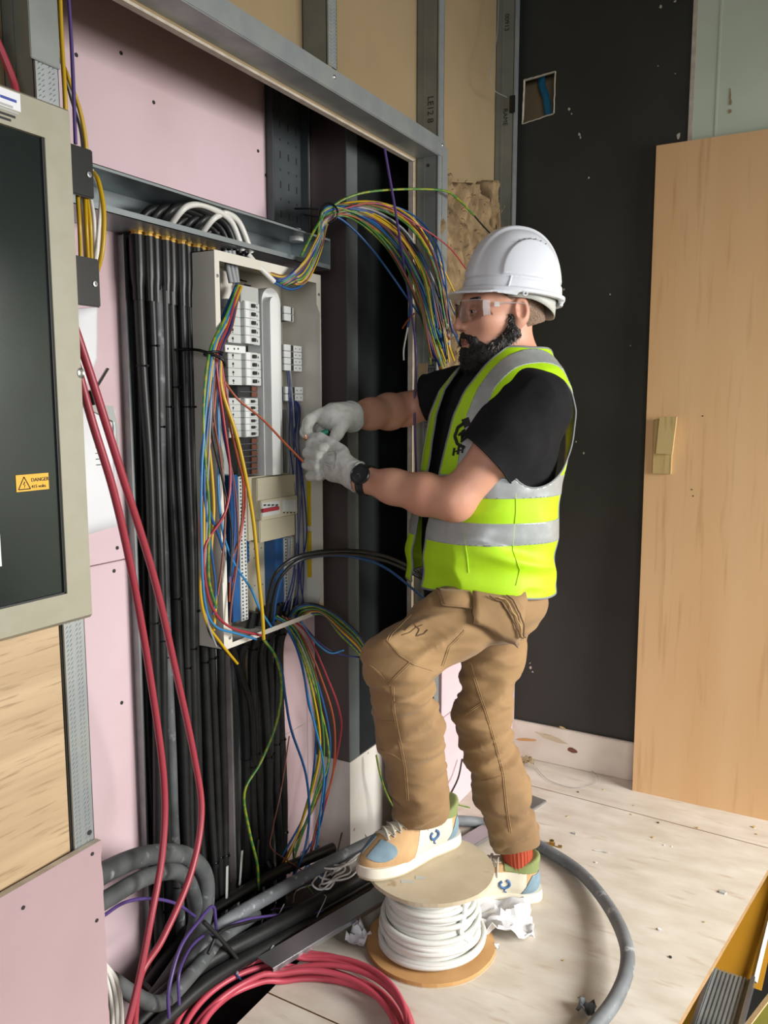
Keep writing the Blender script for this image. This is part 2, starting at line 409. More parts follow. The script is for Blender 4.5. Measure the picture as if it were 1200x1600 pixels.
trk = thing('head_track', 'horizontal galvanised head track over the cable recess', 'metal track', (XF, 1.5, 2.0), None, 'structure')
MB().box(XF - .001, XF + .002, .5, 2.222, 2.0, 2.046).build('flange', 'galv', trk)
MB().box(XB, XF, .5, 2.186, 1.998, 2.0005).build('web', 'galv', trk)
MB().box(XB, XB + .0015, .5, 2.186, 2.0, 2.046).build('flange', 'galv', trk)
sc_ = None
for y in (1.19, 1.645, 2.205):
    p = (XF + .002, y, 2.03)
    if sc_ is None:
        o = MB().lathe([(.0001, .0024), (.003, .0022), (.0048, .0008), (.0052, 0)], (0, 0, 0), 12, (1, 0, 0)).build('screw', 'steel', trk, True); sc_ = o.data
    else: o = link('screw', sc_, trk)
    o.matrix_parent_inverse = Matrix.Translation((-XF, -1.5, -2.0)); o.location = p
MB().box(XF - .0005, XF + .0025, 2.205, 2.24, 1.67, 2.03).build('splice_plate', 'galv', trk)

# mineral wool in the last stud bay
def wool():
    ny, nz = 80, 150; vs = []; fs = []
    for j in range(nz + 1):
        for i in range(ny + 1):
            y = 2.19 + .60 * i / ny
            top = 1.985 + .05 * noise.noise((y * 9, 3, 0)) + .03 * noise.noise((y * 31, 1, 0)) - (.09 if y > 2.70 else 0) + (.05 if 2.6 < y < 2.70 else 0)
            z = .7 + (top - .7) * (j / nz) ** .8
            q = Vector((y * 9, z * 5, .3))
            x = XB + .042 + .030 * noise.fractal(q * 2.2, 1.0, 2.0, 4) + .010 * (1 - 2 * abs(noise.noise(Vector((y * 26 + 2 * noise.noise(q), z * 14, 0))))) + .006 * noise.noise(Vector((y * 90, z * 25, 0)))
            if j == nz: x = XB + .004
            if i in (0, ny): x = min(x, XB + .03)
            vs.append((x, y + .010 * noise.noise(q * 3), z)); 
    for j in range(nz):
        for i in range(ny):
            a = j * (ny + 1) + i; fs.append((a, a + 1, a + ny + 2, a + ny + 1))
    return MB().add(vs, fs).build('insulation_batt', 'wool', None, True, 80)
wo = tag(wool(), 'torn brown mineral wool insulation stuffed between the studs behind the helmet', 'insulation')
tu = MB()                                         # loose fibre tufts
for k in range(120):
    y = random.uniform(2.2, 2.79); z = 1.975 - abs(random.gauss(0, .16)); x = XB + .045 + random.uniform(0, .02)
    a = Vector((x, y, z)); d = Vector((random.uniform(.2, 1), random.uniform(-.7, .7), random.uniform(-1.2, .4))).normalized() * random.uniform(.008, .02)
    tu.tube([a, a + d * .5 + Vector((0, 0, .004)), a + d], [.0016, .0012, .0003], 4)
tu.build('fibre_tuft', 'wool', wo)['kind'] = 'stuff'

# low pink board behind the worker's legs
wlow = struct(MB().box(XB + .002, XF + .0025, 2.232, YB, 0, .335, .001).box(XB + .002, XF + .0025, 2.232, YB, .338, .72, .001).build('wall_low', 'pink'), 'low pink plasterboard behind the legs')
MB().box(XF, XF + .02, 2.79, 2.832, 0, .52, .003).build('trim_corner', 'pink', wlow)

# near end of the stud wall: wood-grain board and cut pink board under the cabinet
struct(MB().box(-1.085, -1.066, -.6, .848, .50, 1.08, .001).build('wall_left_board', 'oak_board'), 'wood-grain board beside the left stud')
def cut_board():
    zs = np.linspace(-.22, .585, 60)
    ed = [(.893 + .0035 * noise.noise((0, z * 30, 0)) + .002 * noise.noise((4, z * 90, 0)), z) for z in zs]
    ed[-1] = (.893, .585)
    poly = [(-1.058, -.6, -.22)] + [(-1.058, y, z) for y, z in ed] + [(-1.058, -.6, .585)]
    mb = MB(); mb.prism(poly, (.0125, 0, 0)); mb.mi = [0, 0] + [1] * len(poly)
    return mb.build('wall_left_cut_board', ['pink_dark', 'pink_edge'])
wcb = struct(cut_board(), 'cut pink plasterboard with a ragged edge in the lower corner')
for (u, v) in ((144, 1334), (151, 1438), (36, 1418)):
    p = at(u, v, X=-1.0455); MB().cyl((p.x - .001, p.y, p.z), (p.x + .0012, p.y, p.z), .0032, 10).build('screw', 'plastic_dark', wcb)

# dark end wall with its cut hole, green board, chipped baseboard
def end_wall():
    y0, y1 = YB, YB + .0125
    outer = [(-1.46, -.3), (-.497, -.3), (-.497, 3.0), (-1.46, 3.0)]
    hole = [(-1.055, 2.262), (-.945, 2.278), (-.942, 2.412), (-1.052, 2.404)]
    vs = [(x, y, z) for y in (y0, y1) for (x, z) in outer + hole]
    fs = []; mi = []
    for i in range(4):
        j = (i + 1) % 4
        fs.append((i, j, 4 + j, 4 + i)); mi.append(0)
        fs.append((8 + i, 12 + i, 12 + j, 8 + j)); mi.append(0)
        fs.append((4 + i, 4 + j, 12 + j, 12 + i)); mi.append(1)
        fs.append((i, 8 + i, 8 + j, j)); mi.append(0)
    mb = MB().add(vs, fs); mb.mi = mi
    # torn paper lip around the hole
    mb.m = 1
    for i in range(4):
        a, b = Vector((hole[i][0], y0, hole[i][1])), Vector((hole[(i + 1) % 4][0], y0, hole[(i + 1) % 4][1]))
        n = 9; pts = []
        for k in range(n + 1): 
            q = a.lerp(b, k / n); pts.append(q + Vector((random.uniform(-.001, .001), -.0008, random.uniform(-.001, .001))))
        mb.tube(pts, .0022, 5)
    return mb.build('wall_back', ['black_wall', 'pink_edge'])
wb = struct(end_wall(), 'black painted end wall with a square cut hole')
MB().box(-1.2, -.8, YB + .07, YB + .08, 2.1, 2.6).build('cavity_board', 'brown_board', wb)
# chips and plaster nicks on the black paint
for (u, v, s) in ((1032, 10, 5), (1055, 2, 4), (830, 545 - 93, 0), (881, 452, 4), (1055, 115, 2), (907, 215, 4), (905, 210, 5), (920, 278, 3), (953, 460, 3), (829, 1043, 5), (832, 1050, 4), (828, 1036, 3), (889, 170, 5), (893, 178, 3), (1028, 103, 2), (1060, 212, 9), (900, 690, 3), (985, 540, 2), (912, 708, 3)):
    if not s: continue
    p = at(u, v, Y=YB - .0006)
    k = MB(); n = 7
    k.prism([(p.x + .0011 * s * math.cos(2 * math.pi * i / n) * random.uniform(.4, 1.1), p.y, p.z + .0013 * s * math.sin(2 * math.pi * i / n) * random.uniform(.4, 1.2)) for i in range(n)], (0, .0006, 0))
    k.build('paint_chip', 'pink_edge', wb)
wg = struct(MB().box(-.495, 2.6, YB - .003, YB + .0125, -.3, 3.0).build('wall_back_green', 'green_board'), 'pale green plasterboard above the leaning plywood')
MB().box(-.43, -.424, YB - .0045, YB - .003, 1.9, 3.0).build('board_joint', 'green_board', wg)
MB().box(-.508, -.4945, YB - .0038, YB, 1.9, 3.0).build('board_edge', 'pink_edge', wg)
pc = at(1141, 160, Y=YB - .0045)
for (dx, dz, sx, sz) in ((0, 0, .006, .012), (-.001, .022, .003, .02), (0, -.025, .006, .008)):
    n = 9; MB().prism([(pc.x + dx + sx * math.cos(2 * math.pi * i / n) * random.uniform(.5, 1.1), pc.y, pc.z + dz + sz * math.sin(2 * math.pi * i / n) * random.uniform(.6, 1.1)) for i in range(n)], (0, .0015, 0)).build('torn_patch', 'brown_board', wg)
bb = struct(MB().box(-1.06, 2.6, YB - .016, YB, 0, .138, .003).build('baseboard_back', 'base_white'), 'white baseboard with peeling paint under the black wall')
for (u0, v0, u1, v1, w, m) in ((836, 1144, 886, 1162, .010, 'drum_board'), (806, 1155, 840, 1157, .007, 'drum_board2'), (886, 1170, 902, 1175, .010, 'brown_bar'), (874, 1135, 884, 1139, .004, 'offcut')):
    a, b = at(u0, v0, Y=YB - .0165), at(u1, v1, Y=YB - .0165); n = 12; c_ = (a + b) / 2; h = (b - a) / 2
    pl = []
    for i in range(n):
        th = 2 * math.pi * i / n
        q = c_ + h * math.cos(th) * random.uniform(.85, 1.1) + Vector((0, 0, w)) * math.sin(th) * random.uniform(.7, 1.15); pl.append(q)
    MB().prism(pl, (0, .001, 0)).build('peeled_patch', m, bb)

# unseen rest of the room that shapes the light: ceiling, window wall, rear wall
struct(MB().box(-1.6, 2.7, -2.7, 3.3, 3.0, 3.05).build('ceiling', 'ceiling'), 'plain ceiling')
wr = struct(MB().box(2.62, 2.7, -2.7, .95, -1.0, 3.0).box(2.62, 2.7, 3.05, 3.3, -1.0, 3.0).box(2.62, 2.7, .95, 3.05, -1.0, .75).box(2.62, 2.7, .95, 3.05, 2.72, 3.0).build('wall_right', 'room_wall'), 'side wall with a window')
wre = struct(MB().box(-1.6, .4, -2.7, -2.62, -1.0, 3.0).box(2.6, 2.7, -2.7, -2.62, -1.0, 3.0).box(.4, 2.6, -2.7, -2.62, -1.0, .8).box(.4, 2.6, -2.7, -2.62, 2.7, 3.0).build('wall_rear', 'room_wall'), 'rear wall with a window')
struct(MB().box(-1.47, -1.05, -2.7, -2.6, -1.0, 3.0).box(-1.145, -1.07, -2.6, -.55, -1.0, 1.1).build('wall_left_near', 'room_wall'), 'near end of the stud wall')

# ================================================================== leaning plywood sheet and its blocks
pb = thing('plywood_sheet', 'tall tan plywood sheet leaning against the end wall', 'plywood sheet', (.03, 2.746, 0))
def lean():
    a = Vector((-.579, 2.744, 0)); b = Vector((.641, 2.744, 0)); up = Vector((-.019, .062, 2.118)); n = Vector((0, .0178, -.0006))
    mb = MB(); mb.prism([a, b, b + up, a + up], n); mb.mi = [0, 0] + [1] * 4
    o = mb.build('sheet', ['ply', 'ply_edge'], pb)
    return a, up
pa, pup = lean()
def board_pt(u, v):
    return at(u, v, Y=2.744 + .062 * ((at(u, v, Y=2.79).z) / 2.118))
q0 = board_pt(1024, 655); q1 = board_pt(1049, 741)
MB().box(q0.x, q1.x - .0, q0.y - .016, q0.y - .001, q1.z, q0.z, .0015).build('timber_block', 'offcut', pb)
q0 = board_pt(1034, 651); q1 = board_pt(1060, 651); q2 = board_pt(1053, 709); q3 = board_pt(1028, 708)
MB().prism([q + Vector((0, -.0175, 0)) for q in (q0, q1, q2, q3)], (0, -.016, 0)).build('timber_block', 'offcut', pb)
for (u, v) in ((1098, 650), (1081, 765), (1083, 775), (1036, 688)):
    p = board_pt(u, v); MB().cyl(p + Vector((0, -.0008, 0)), p + Vector((0, .001, 0)), .0022, 8).build('screw_hole', 'plastic_dark', pb)

# blue pipe inside the hole
cable('water_pipe', [(-.965, YB + .045, 2.9), (-1.005, YB + .045, 2.45), (-.985, YB + .04, 2.34), (-.955, YB + .035, 2.15)], .0125, 'blue_pipe', 'blue plastic pipe inside the square hole in the black wall', 'pipe', n=14)

# ================================================================== ladder bay beside the deck
st_ = thing('step_platform', 'aluminium step platform with yellow side panel under the deck edge', 'step platform', (-.2, 2.1, -.3))
dk = MB()
dirv = Vector((-.045, -.98, 0)).normalized(); sid = Vector((1, -.05, 0)).normalized(); o0 = at(1117, 1513, Z=-.25)
wd = .094; ln = .5
dk.obox(o0 + dirv * ln / 2 + sid * wd / 2 + Vector((0, 0, -.012)), dirv * ln / 2, sid * wd / 2, Vector((0, 0, .01)))
for i in range(9):
    dk.obox(o0 + dirv * ln / 2 + sid * (wd * (i + .5) / 9) + Vector((0, 0, 0)), dirv * ln / 2, sid * .0028, Vector((0, 0, .0035)))
dk.build('ribbed_deck', 'galv', st_)
for s in (-.004, wd + .004):
    MB().obox(o0 + dirv * ln / 2 + sid * s + Vector((0, 0, .002)), dirv * ln / 2, sid * .005, Vector((0, 0, .014))).build('side_rail', 'alu', st_)
e0 = at(1040, 1560, Z=-.25); 
MB().prism([o0 + sid * -.25 + Vector((0, .002, -.02)), o0 + sid * .12 + Vector((0, .002, -.02)), o0 + sid * .16 + Vector((0, .45, .2)), o0 + sid * -.25 + Vector((0, .45, .2))], (0, .012, -.006)).build('side_panel', 'yellow_board', st_)
pa_, pb_ = o0 + sid * (wd + .006) + Vector((0, 0, 0)), o0 + sid * (wd + .050) + Vector((0, .45, .205))
MB().tube([pa_, pb_], .009, 4).build('guard_rail', 'alu', st_)
MB().box(-.6, -.2, 2.3, 2.33, -1.0, -.3).build('leg', 'yellow_board', st_)
a, b = at(1163, 1600, Z=-.05), at(1204, 1547, Z=-.05)
dd = (b - a).normalized(); a = a - dd * .4; b = b + dd * .06
nn = Vector((-dd.y, dd.x, 0))
ob = MB(); ob.prism([a, b, b + Vector((0, 0, -.6)), a + Vector((0, 0, -.6))], nn * -.010); ob.mi = [0] * 6
ob.m = 1; ob.prism([a, b, b + Vector((0, 0, -.004)), a + Vector((0, 0, -.004))], nn * -.0105)
tag(ob.build('hatch_board', ['olive_board', 'ply_edge']), 'olive board with a pale edge in the lower corner by the steps', 'board')
# ================================================================== grey cabinet with a smoked window
CX = -.98
cb = thing('meter_cabinet', 'grey metal cabinet with a smoked window on the near wall', 'cabinet', (-1.02, .3, .98))
MB().box(-1.058, -1.0, -.45, .846, .985, 1.712, .004).build('body', 'cab_grey', cb)
dr = MB()
y0, y1, z0, z1, fw = -.45, .853, .980, 1.718, .056
dr.box(-1.0, CX, y1 - fw, y1, z0, z1); dr.box(-1.0, CX, y0, y0 + fw, z0, z1)
dr.box(-1.0, CX, y0 + fw, y1 - fw, z1 - fw, z1); dr.box(-1.0, CX, y0 + fw, y1 - fw, z0, z0 + fw - .006)
dr.v = [(x, (y - .013 if (x > -.99 and y > .852) else y), (z - .010 if (x > -.99 and z > 1.717) else z + .010 if (x > -.99 and z < .981) else z)) for x, y, z in dr.v]
door = dr.build('door', 'cab_grey', cb)
MB().box(-.996, -.986, y0 + fw - .002, y1 - fw + .002, z0 + fw - .008, z1 - fw + .002).build('window', 'cab_glass', door)
MB().box(-.9865, -.983, y0 + fw, y1 - fw, z0 + fw - .0075, z0 + fw - .004).box(-.9865, -.983, y1 - fw - .0025, y1 - fw + .0005, z0 + fw - .006, z1 - fw).build('window_gasket', 'plastic_dark', door)
p = at(130, 583, X=CX + .001)
MB().lathe([(.0085, 0), (.0085, .002), (.006, .0035), (.0045, .0025), (.0001, .002)], (CX - .003, .8405, p.z), 16, (1, .35, 0)).build('lock', 'steel', door, True)
# danger sticker
a, b = at(25, 756, X=-.9855), at(76, 753, X=-.9855)
sy0, sy1, sz0, sz1 = a.y, b.y, a.z - .0115, a.z + .0115
stk = MB().box(-.9858, -.9852, sy0, sy1, sz0, sz1).build('danger_sticker', 'sign_yellow', cb)
hy = sy1 - sy0
tri = MB()
c0, c1, c2 = Vector((-.9850, sy0 + hy * .06, sz0 + .003)), Vector((-.9850, sy0 + hy * .42, sz0 + .003)), Vector((-.9850, sy0 + hy * .24, sz1 - .003))
for p_, q_ in ((c0, c1), (c1, c2), (c2, c0)): tri.tube([p_, q_], .0007, 4)
cm = (c0 + c1 + c2) / 3
tri.tube([cm + Vector((0, .0008, .0045)), cm + Vector((0, -.001, .0005)), cm + Vector((0, .001, .0003)), cm + Vector((0, -.0004, -.0042))], [.0008, .0007, .0007, .0002], 4)
tri.build('warning_symbol', 'print', stk)
lettering('DANGER', .0072, (-.9850, sy0 + hy * .45, sz0 + .0125), (0, 1, 0), (0, 0, 1), 'print', stk)
lettering('415 volts', .0064, (-.9850, sy0 + hy * .45, sz0 + .0035), (0, 1, 0), (0, 0, 1), 'print', stk)
# maker's label in the upper corner
la, lb_ = at(-20, 118, X=CX + .0006), at(33, 178, X=CX + .0006)
lab = MB().box(CX, CX + .0005, la.y, lb_.y, lb_.z + .002, 1.7065).build('rating_label', 'paper', cb)
lz = 1.7045
MB().box(CX + .0005, CX + .0008, lb_.y - .030, lb_.y - .006, lz - .011, lz - .0075).build('printed_line', 'print_blue', lab)
for i, (e0, e1) in enumerate(((.034, .012), (.034, .004), (.034, .009), (.034, .016))):
    MB().box(CX + .0005, CX + .0008, lb_.y - e0, lb_.y - e1, lz - .0195 - i * .0058, lz - .0165 - i * .0058).build('printed_line', 'plastic_grey' if i < 2 else 'print', lab)
wl_ = at(-3, 860, X=-.9855)
MB().box(-.9858, -.9852, wl_.y - .03, wl_.y + .004, wl_.z - .022, wl_.z + .022).build('window_label', 'paper', cb)

# ================================================================== black cable brackets and the yellow and white cables between them
def bracket(v0, v1, label):
    a, b = at(118, v0, X=-1.1), at(148, v1, X=-1.1)
    if v0 > 350: a, b = at(127, v0, X=-1.1), at(158, v1, X=-1.1)
    t = thing('cable_bracket', label, 'bracket', (-1.11, (a.y + b.y) / 2, b.z), 'black cable brackets')
    MB().box(-1.104, -1.099, a.y - .03, b.y, b.z, a.z, .0022).build('plate', 'black_plastic', t)
    MB().box(-1.15, -1.104, a.y - .03, a.y - .01, b.z + .01, a.z - .01, .002).build('arm', 'black_plastic', t)
    zc = (a.z + b.z) / 2; yc = (a.y + b.y) / 2 + .006
    MB().lathe([(.0045, 0), (.0045, .002), (.002, .0022), (.0019, .0006), (.0001, .0006)], (-1.0992, yc, zc - .002), 14, (1, 0, 0)).build('screw', 'steel', t, True)
    return t
bracket(226, 312, 'black plastic bracket beside the cabinet, the upper of two')
bracket(400, 481, 'black plastic bracket beside the cabinet, the lower of two')
yl = [((121, 300), (124, 350), (126, 405), 'w_yellow'), ((128, 300), (131, 350), (134, 410), 'w_white'), ((135, 296), (141, 350), (143, 410), 'w_yellow'),
      ((141, 300), (147, 345), (148, 410), 'w_white'), ((133, 300), (135, 355), (138, 415), 'w_yellow')]
for i, (a, b, c, m) in enumerate(yl):
    X = -1.115 - .006 * (i % 2)
    cable('tail_cable', [at(a[0], a[1] - 60, X=X), at(*a, X=X), at(*b, X=X + .012), at(*c, X=X), at(c[0] + 2, c[1] + 50, X=X)], .0034, m,
          ('yellow' if m == 'w_yellow' else 'white') + ' cable looped behind the black brackets', 'cable', 'cables behind the black brackets', 7, 5)
cable('tail_cable', [at(146, 270, X=-1.125), at(154, 285, X=-1.11), at(162, 330, X=-1.10), at(160, 390, X=-1.10), at(150, 430, X=-1.115)], .0042, 'w_yellow', 'yellow cable bulging out past the edge of the black brackets', 'cable', None, 8)
cable('tail_cable', [at(140, 262, X=-1.13), at(152, 282, X=-1.12), at(158, 310, X=-1.118), at(153, 370, X=-1.118), at(150, 430, X=-1.125)], .0038, 'w_white', 'white cable bent over the end of the cable trunking', 'cable', None, 8)
cable('riser_cable', [at(92, -40, X=-1.09), at(96, 60, X=-1.09), at(101, 140, X=-1.085), at(104, 220, X=-1.09)], .0036, 'w_yellow', 'yellow cable dropping straight behind the cabinet corner', 'cable', None, 8)
cable('riser_cable', [at(70, -20, X=-1.12), at(84, 62, X=-1.12), at(106, 120, X=-1.115), at(124, 170, X=-1.112), at(133, 215, X=-1.112), at(136, 260, X=-1.115)], .0034, 'w_yellow', 'yellow cable slanting to the upper black bracket', 'cable', None, 8)
cable('riser_cable', [at(92, 80, X=-1.13), at(110, 150, X=-1.125), at(125, 200, X=-1.12), at(130, 240, X=-1.12)], .0026, 'w_grey', 'thin grey cable beside the slanting yellow cable', 'cable', None, 6)
cable('riser_cable', [at(105, -30, X=-1.10), at(110, 40, X=-1.10), at(114, 120, X=-1.10), at(118, 225, X=-1.10)], .0030, 'w_purple', 'purple cable dropping to the upper black bracket', 'cable', None, 8)
cable('riser_cable', [at(-25, 20, X=-1.09), at(0, 75, X=-1.085), at(20, 125, X=-1.08), at(26, 150, X=-1.075)], .0055, 'red', 'dark red cable entering behind the top of the cabinet', 'cable', None, 8)

# papers hung on the pink wall
def sheet_paper(name, pts, label, cat, curl=.004):
    a, b, c, d = [Vector(p) for p in pts]; n = 8; vs = []; fs = []
    for j in range(n + 1):
        for i in range(n + 1):
            q = a.lerp(b, i / n).lerp(d.lerp(c, i / n), j / n)
            vs.append(q + Vector((curl * math.sin(i / n * 3.1 + j * .25) + .002 * noise.noise(q * 25), 0, 0)))
    for j in range(n):
        for i in range(n):
            k = j * (n + 1) + i; fs.append((k, k + 1, k + n + 2, k + n + 1))
    o = MB().add(vs, fs).build(name, 'paper', None, True)
    md = o.modifiers.new('thick', 'SOLIDIFY'); md.thickness = .0006
    return tag(o, label, cat)
X = -1.362
sheet_paper('paper_strip', [at(118, 483, X=X), at(152, 480, X=X), at(154, 560, X=X), at(120, 640, X=X)], 'white paper hanging under the lower black bracket', 'paper')
sp = sheet_paper('document_sheet', [at(120, 636, X=X), at(180, 640, X=X), at(188, 822, X=X), at(125, 838, X=X)], 'printed white document hung on the pink wall beside the red cables', 'document', .006)
for i in range(9):
    p = at(147 + i * .6, 655 + i * 9, X=X + .008); MB().box(p.x, p.x + .0004, p.y, p.y + .004 + .004 * (i % 3), p.z, p.z + .0016).build('printed_line', 'print', sp)
hp = MB().prism([at(140, 633, X=-1.352), at(176, 634, X=-1.352), at(184, 668, X=-1.352), at(188, 760, X=-1.352), at(180, 660, X=-1.352), at(140, 640, X=-1.352)], (.001, 0, 0)).build('plastic_sleeve', 'plastic_grey', sp)
lt = thing('door_latch', 'small metal latch lever beside the cabinet edge', 'latch', at(148, 600, X=-1.12))
MB().tube([at(150, 606, X=-1.12), at(168, 576, X=-1.12)], .0042, 8, .45).build('lever', 'steel', lt, True)
MB().cyl(at(141, 610, X=-1.125), at(147, 632, X=-1.125), .006, 10).build('pivot', 'black_plastic', lt, True)

# ================================================================== cable trays and trunking
def tray(y0, y1, z0, z1, label, m, slots=True, fx=.026, seg=None):
    t = thing('cable_tray', label, 'cable tray', (XR + .01, (y0 + y1) / 2, z0))
    MB().box(XR + .0006, XR + .0025, y0, y1, z0, z1).build('base', m, t)
    for y in (y0, y1):
        MB().box(XR + .0006, XR + fx, y - .0008, y + .0008, z0, z1).box(XR + fx - .0015, XR + fx, y - (.006 if y == y0 else -.0), y + (.006 if y == y1 else 0), z0, z1).build('flange', m, t)
    if slots:
        sl = None; z = z1 - .03; r = 0
        while z > z0 + .02:
            for k in range(4):
                y = y0 + (y1 - y0) * (k + .6) / 4.2
                vert = (r % 2 == 0)
                if sl is None or sl[0] != vert:
                    b = MB().box(XR + .0025, XR + .003, -.0025, .0025, -.009 if vert else -.003, .009 if vert else .003)
                    o = b.build('slot', 'plastic_dark', t); sl = (vert, o.data)
                else: o = link('slot', sl[1], t)
                o.location = (0, y, z)
            z -= .038; r += 1
    return t
tray(1.80, 1.953, 1.74, 2.6, 'dark perforated cable tray above the trunking', 'tray_dark')
tray(1.282, 1.525, -.12, 1.655, 'galvanised cable tray behind the tall run of black cables', 'galv', False)
tray(1.585, 1.80, -.12, .735, 'galvanised cable tray below the distribution board', 'galv', False)

tk = thing('cable_trunking', 'open galvanised trunking above the black cables and distribution board', 'trunking', (-1.3, 1.4, 1.66))
TZ0, TZ1, TX = 1.662, 1.740, -1.24
MB().box(XR + .001, XR + .003, .93, 1.90, TZ0, TZ1).build('back', 'trunk', tk)
MB().box(XR + .001, TX, .93, 1.90, TZ0 - .0015, TZ0).box(TX - .0015, TX, .93, 1.90, TZ0 - .0015, TZ0 + .011, 0).build('base', 'trunk', tk)
MB().box(XR + .001, TX, .93, 1.90, TZ1, TZ1 + .0015).box(TX - .0015, TX, .93, 1.90, TZ1 - .005, TZ1 + .0015).build('top', 'trunk', tk)
MB().box(XR + .001, TX, 1.90, 1.9015, TZ0 - .0015, TZ1 + .0015).build('end_cap', 'trunk', tk)
def gland(c, ax, m, parent, s=1.0, name='gland'):
    return MB().lathe([(.012 * s, -.012 * s), (.016 * s, -.009 * s), (.016 * s, 0), (.019 * s, 0), (.019 * s, .010 * s), (.014 * s, .012 * s), (.013 * s, .018 * s), (.009 * s, .020 * s)], c, 10, ax).build(name, m, parent, True, 35)
g1 = gland((-1.30, 1.832, TZ1 + .0015), (0, 0, 1), 'plastic_white', tk)
MB().cyl((-1.30, 1.832, TZ1 - .012), (-1.30, 1.832, TZ1), .019, 10).build('gland_nut', 'plastic_white', tk, True)
MB().cyl((XR + .003, 1.80, 1.695), (XR + .006, 1.80, 1.695), .004, 10).build('bolt', 'steel', tk)

# ================================================================== black armoured cables down the tall tray
def ring_tie(o, c, r, d=Vector((0, 0, 1)), side=Vector((1, 0, 0))):
    m = MB(); n = 14; pts = []
    u = d.orthogonal().normalized(); w = d.cross(u)
    for k in range(n + 1):
        a = 2 * math.pi * k / n; pts.append(c + u * (r * math.cos(a)) + w * (r * math.sin(a)))
    m.tube(pts, .0016, 5, 1.0, False)
    m.obox(c + side * (r + .002), side * .0028, Vector((0, .0026, 0)), Vector((0, 0, .0022)))
    return m.build('cable_tie', 'black_shroud', o)
NCB = 10; ORD = ['first', 'second', 'third', 'fourth', 'fifth', 'sixth', 'seventh', 'eighth', 'ninth', 'tenth']
for i in range(NCB):
    y = 1.288 + i * .0243; x = -1.318 + (.006 if i % 2 else 0)
    thick = (i == 2)
    r = .0125 if thick else .0108
    pts = []; 
    for k in range(9):
        f = k / 8
        z = 1.60 - f * 1.72
        yy = y + .012 * math.sin(f * 5 + i * 1.3) * (.3 + .7 * f) + (i - 4.5) * -.0012 * math.sin(f * math.pi) + .004 * noise.noise((i * 3.1, f * 5, 0))
        pts.append((x + .004 * noise.noise((i, f * 6, 2)), yy, z))
    nm = 'dusty greyish' if thick else 'black'
    lab = 'dusty grey-black armoured cable, thickest in the tall run' if thick else 'black armoured cable in the tall run under the trunking'
    if 0 < i < NCB - 1 and not thick: lab = 'black armoured cable in the tall run, ' + ORD[i] + ' counted from the grey cabinet'
    if i == 0: lab = 'black armoured cable at the edge of the tall run, first from the grey cabinet'
    if i == NCB - 1: lab = 'black armoured cable in the tall run closest to the distribution board'
    t = thing('armoured_cable', lab, 'cable', (x, y, -.1), 'black armoured cables in the tall run')
    MB().tube(smooth_path([(x, y, 1.66)] + pts, 5), r, 10).build('sheath', 'grey_cable' if thick else 'black_cable', t, True, 60)
    sh = MB(); sh.lathe([(.0165, 1.652), (.0165, 1.60), (.0158, 1.57), (.0125, 1.545), (.0122, 1.52)], (x, y, 0), 12); sh.build('shroud', 'black_shroud', t, True, 60)
    MB().lathe([(.013, 1.652), (.013, 1.658), (.016, 1.658), (.016, 1.6605)], (x, y, 0), 10).build('gland', 'brass', t, True, 30)
    P = smooth_path(pts, 5)
    for q in range(3):
        c = P[int((q + .35 + random.random() * .5) / 3.2 * (len(P) - 1))]
        ring_tie(t, c, r + .0008)
    # tail inside the trunking that bends over towards the board
    ye = 1.475 + .0080 * i; zt = 1.712 + .006 * (i % 4); xo = -1.296 + .011 * (i % 4)
    tail = [(x, y, 1.664), (xo - .006, y + .006, zt - .022), (xo, y + .035, zt - .002), (xo + .004, (y + ye) / 2 + .012, zt + .003), (xo + .002, ye + .022, zt - .012), (xo + .004, ye + .060, TZ0 - .003)]
    MB().tube(smooth_path(tail, 6), .0085 if not (i in (3, 7)) else .0070, 8).build('tail', 'w_white' if i in (3, 7) else 'black_cable', t, True, 60)
    lk = MB(); lk.tube([(x + .012, y + .012, 1.658), (x + .012, y + .012, 1.682)], .0014, 6); lk.build('earth_tag', 'brass', t)
for i in range(5):
    y = 1.31 + i * .045
    pts = [(XR + .014, y + .006 * math.sin(k + i), 1.655 - k * .222) for k in range(9)]
    cable('armoured_cable', pts, .0102, 'black_cable', 'black armoured cable half hidden behind the front row of the tall run', 'cable', 'half hidden cables in the tall run', 8, 4)
# cables below the board
for i in range(7):
    y = 1.606 + i * .029; x = -1.332 + (.008 if i % 2 else 0)
    pts = [(x + .03, y + .02, .78), (x + .02, y + .008, .72)] + [(x + .003 * noise.noise((i, k, 5)), y + .009 * math.sin(k * .9 + i * 1.7) + (.006 * (3 - i)) * k / 7, .66 - k * .115) for k in range(8)]
    lab = 'black cable dropping out of the distribution board to the floor'
    lab = 'black cable dropping out under the distribution board, ' + ORD[i] + ' from the tall run'
    t = thing('supply_cable', lab, 'cable', (x, y, -.1), 'black cables below the distribution board')
    P = smooth_path(pts, 5)
    MB().tube(P, .0112 if i % 3 else .0128, 9).build('sheath', 'black_cable', t, True, 60)
    for q in range(3): ring_tie(t, P[int((q + .5 + .3 * random.random()) / 3.3 * (len(P) - 1))], .0125)
cable('supply_cable', [at(362, 1010, X=-1.33), at(378, 1060, X=-1.325), at(392, 1110, X=-1.32), at(396, 1200, X=-1.32)], .010, 'black_cable', 'black cable slanting from the corner of the distribution board', 'cable', None, 8)

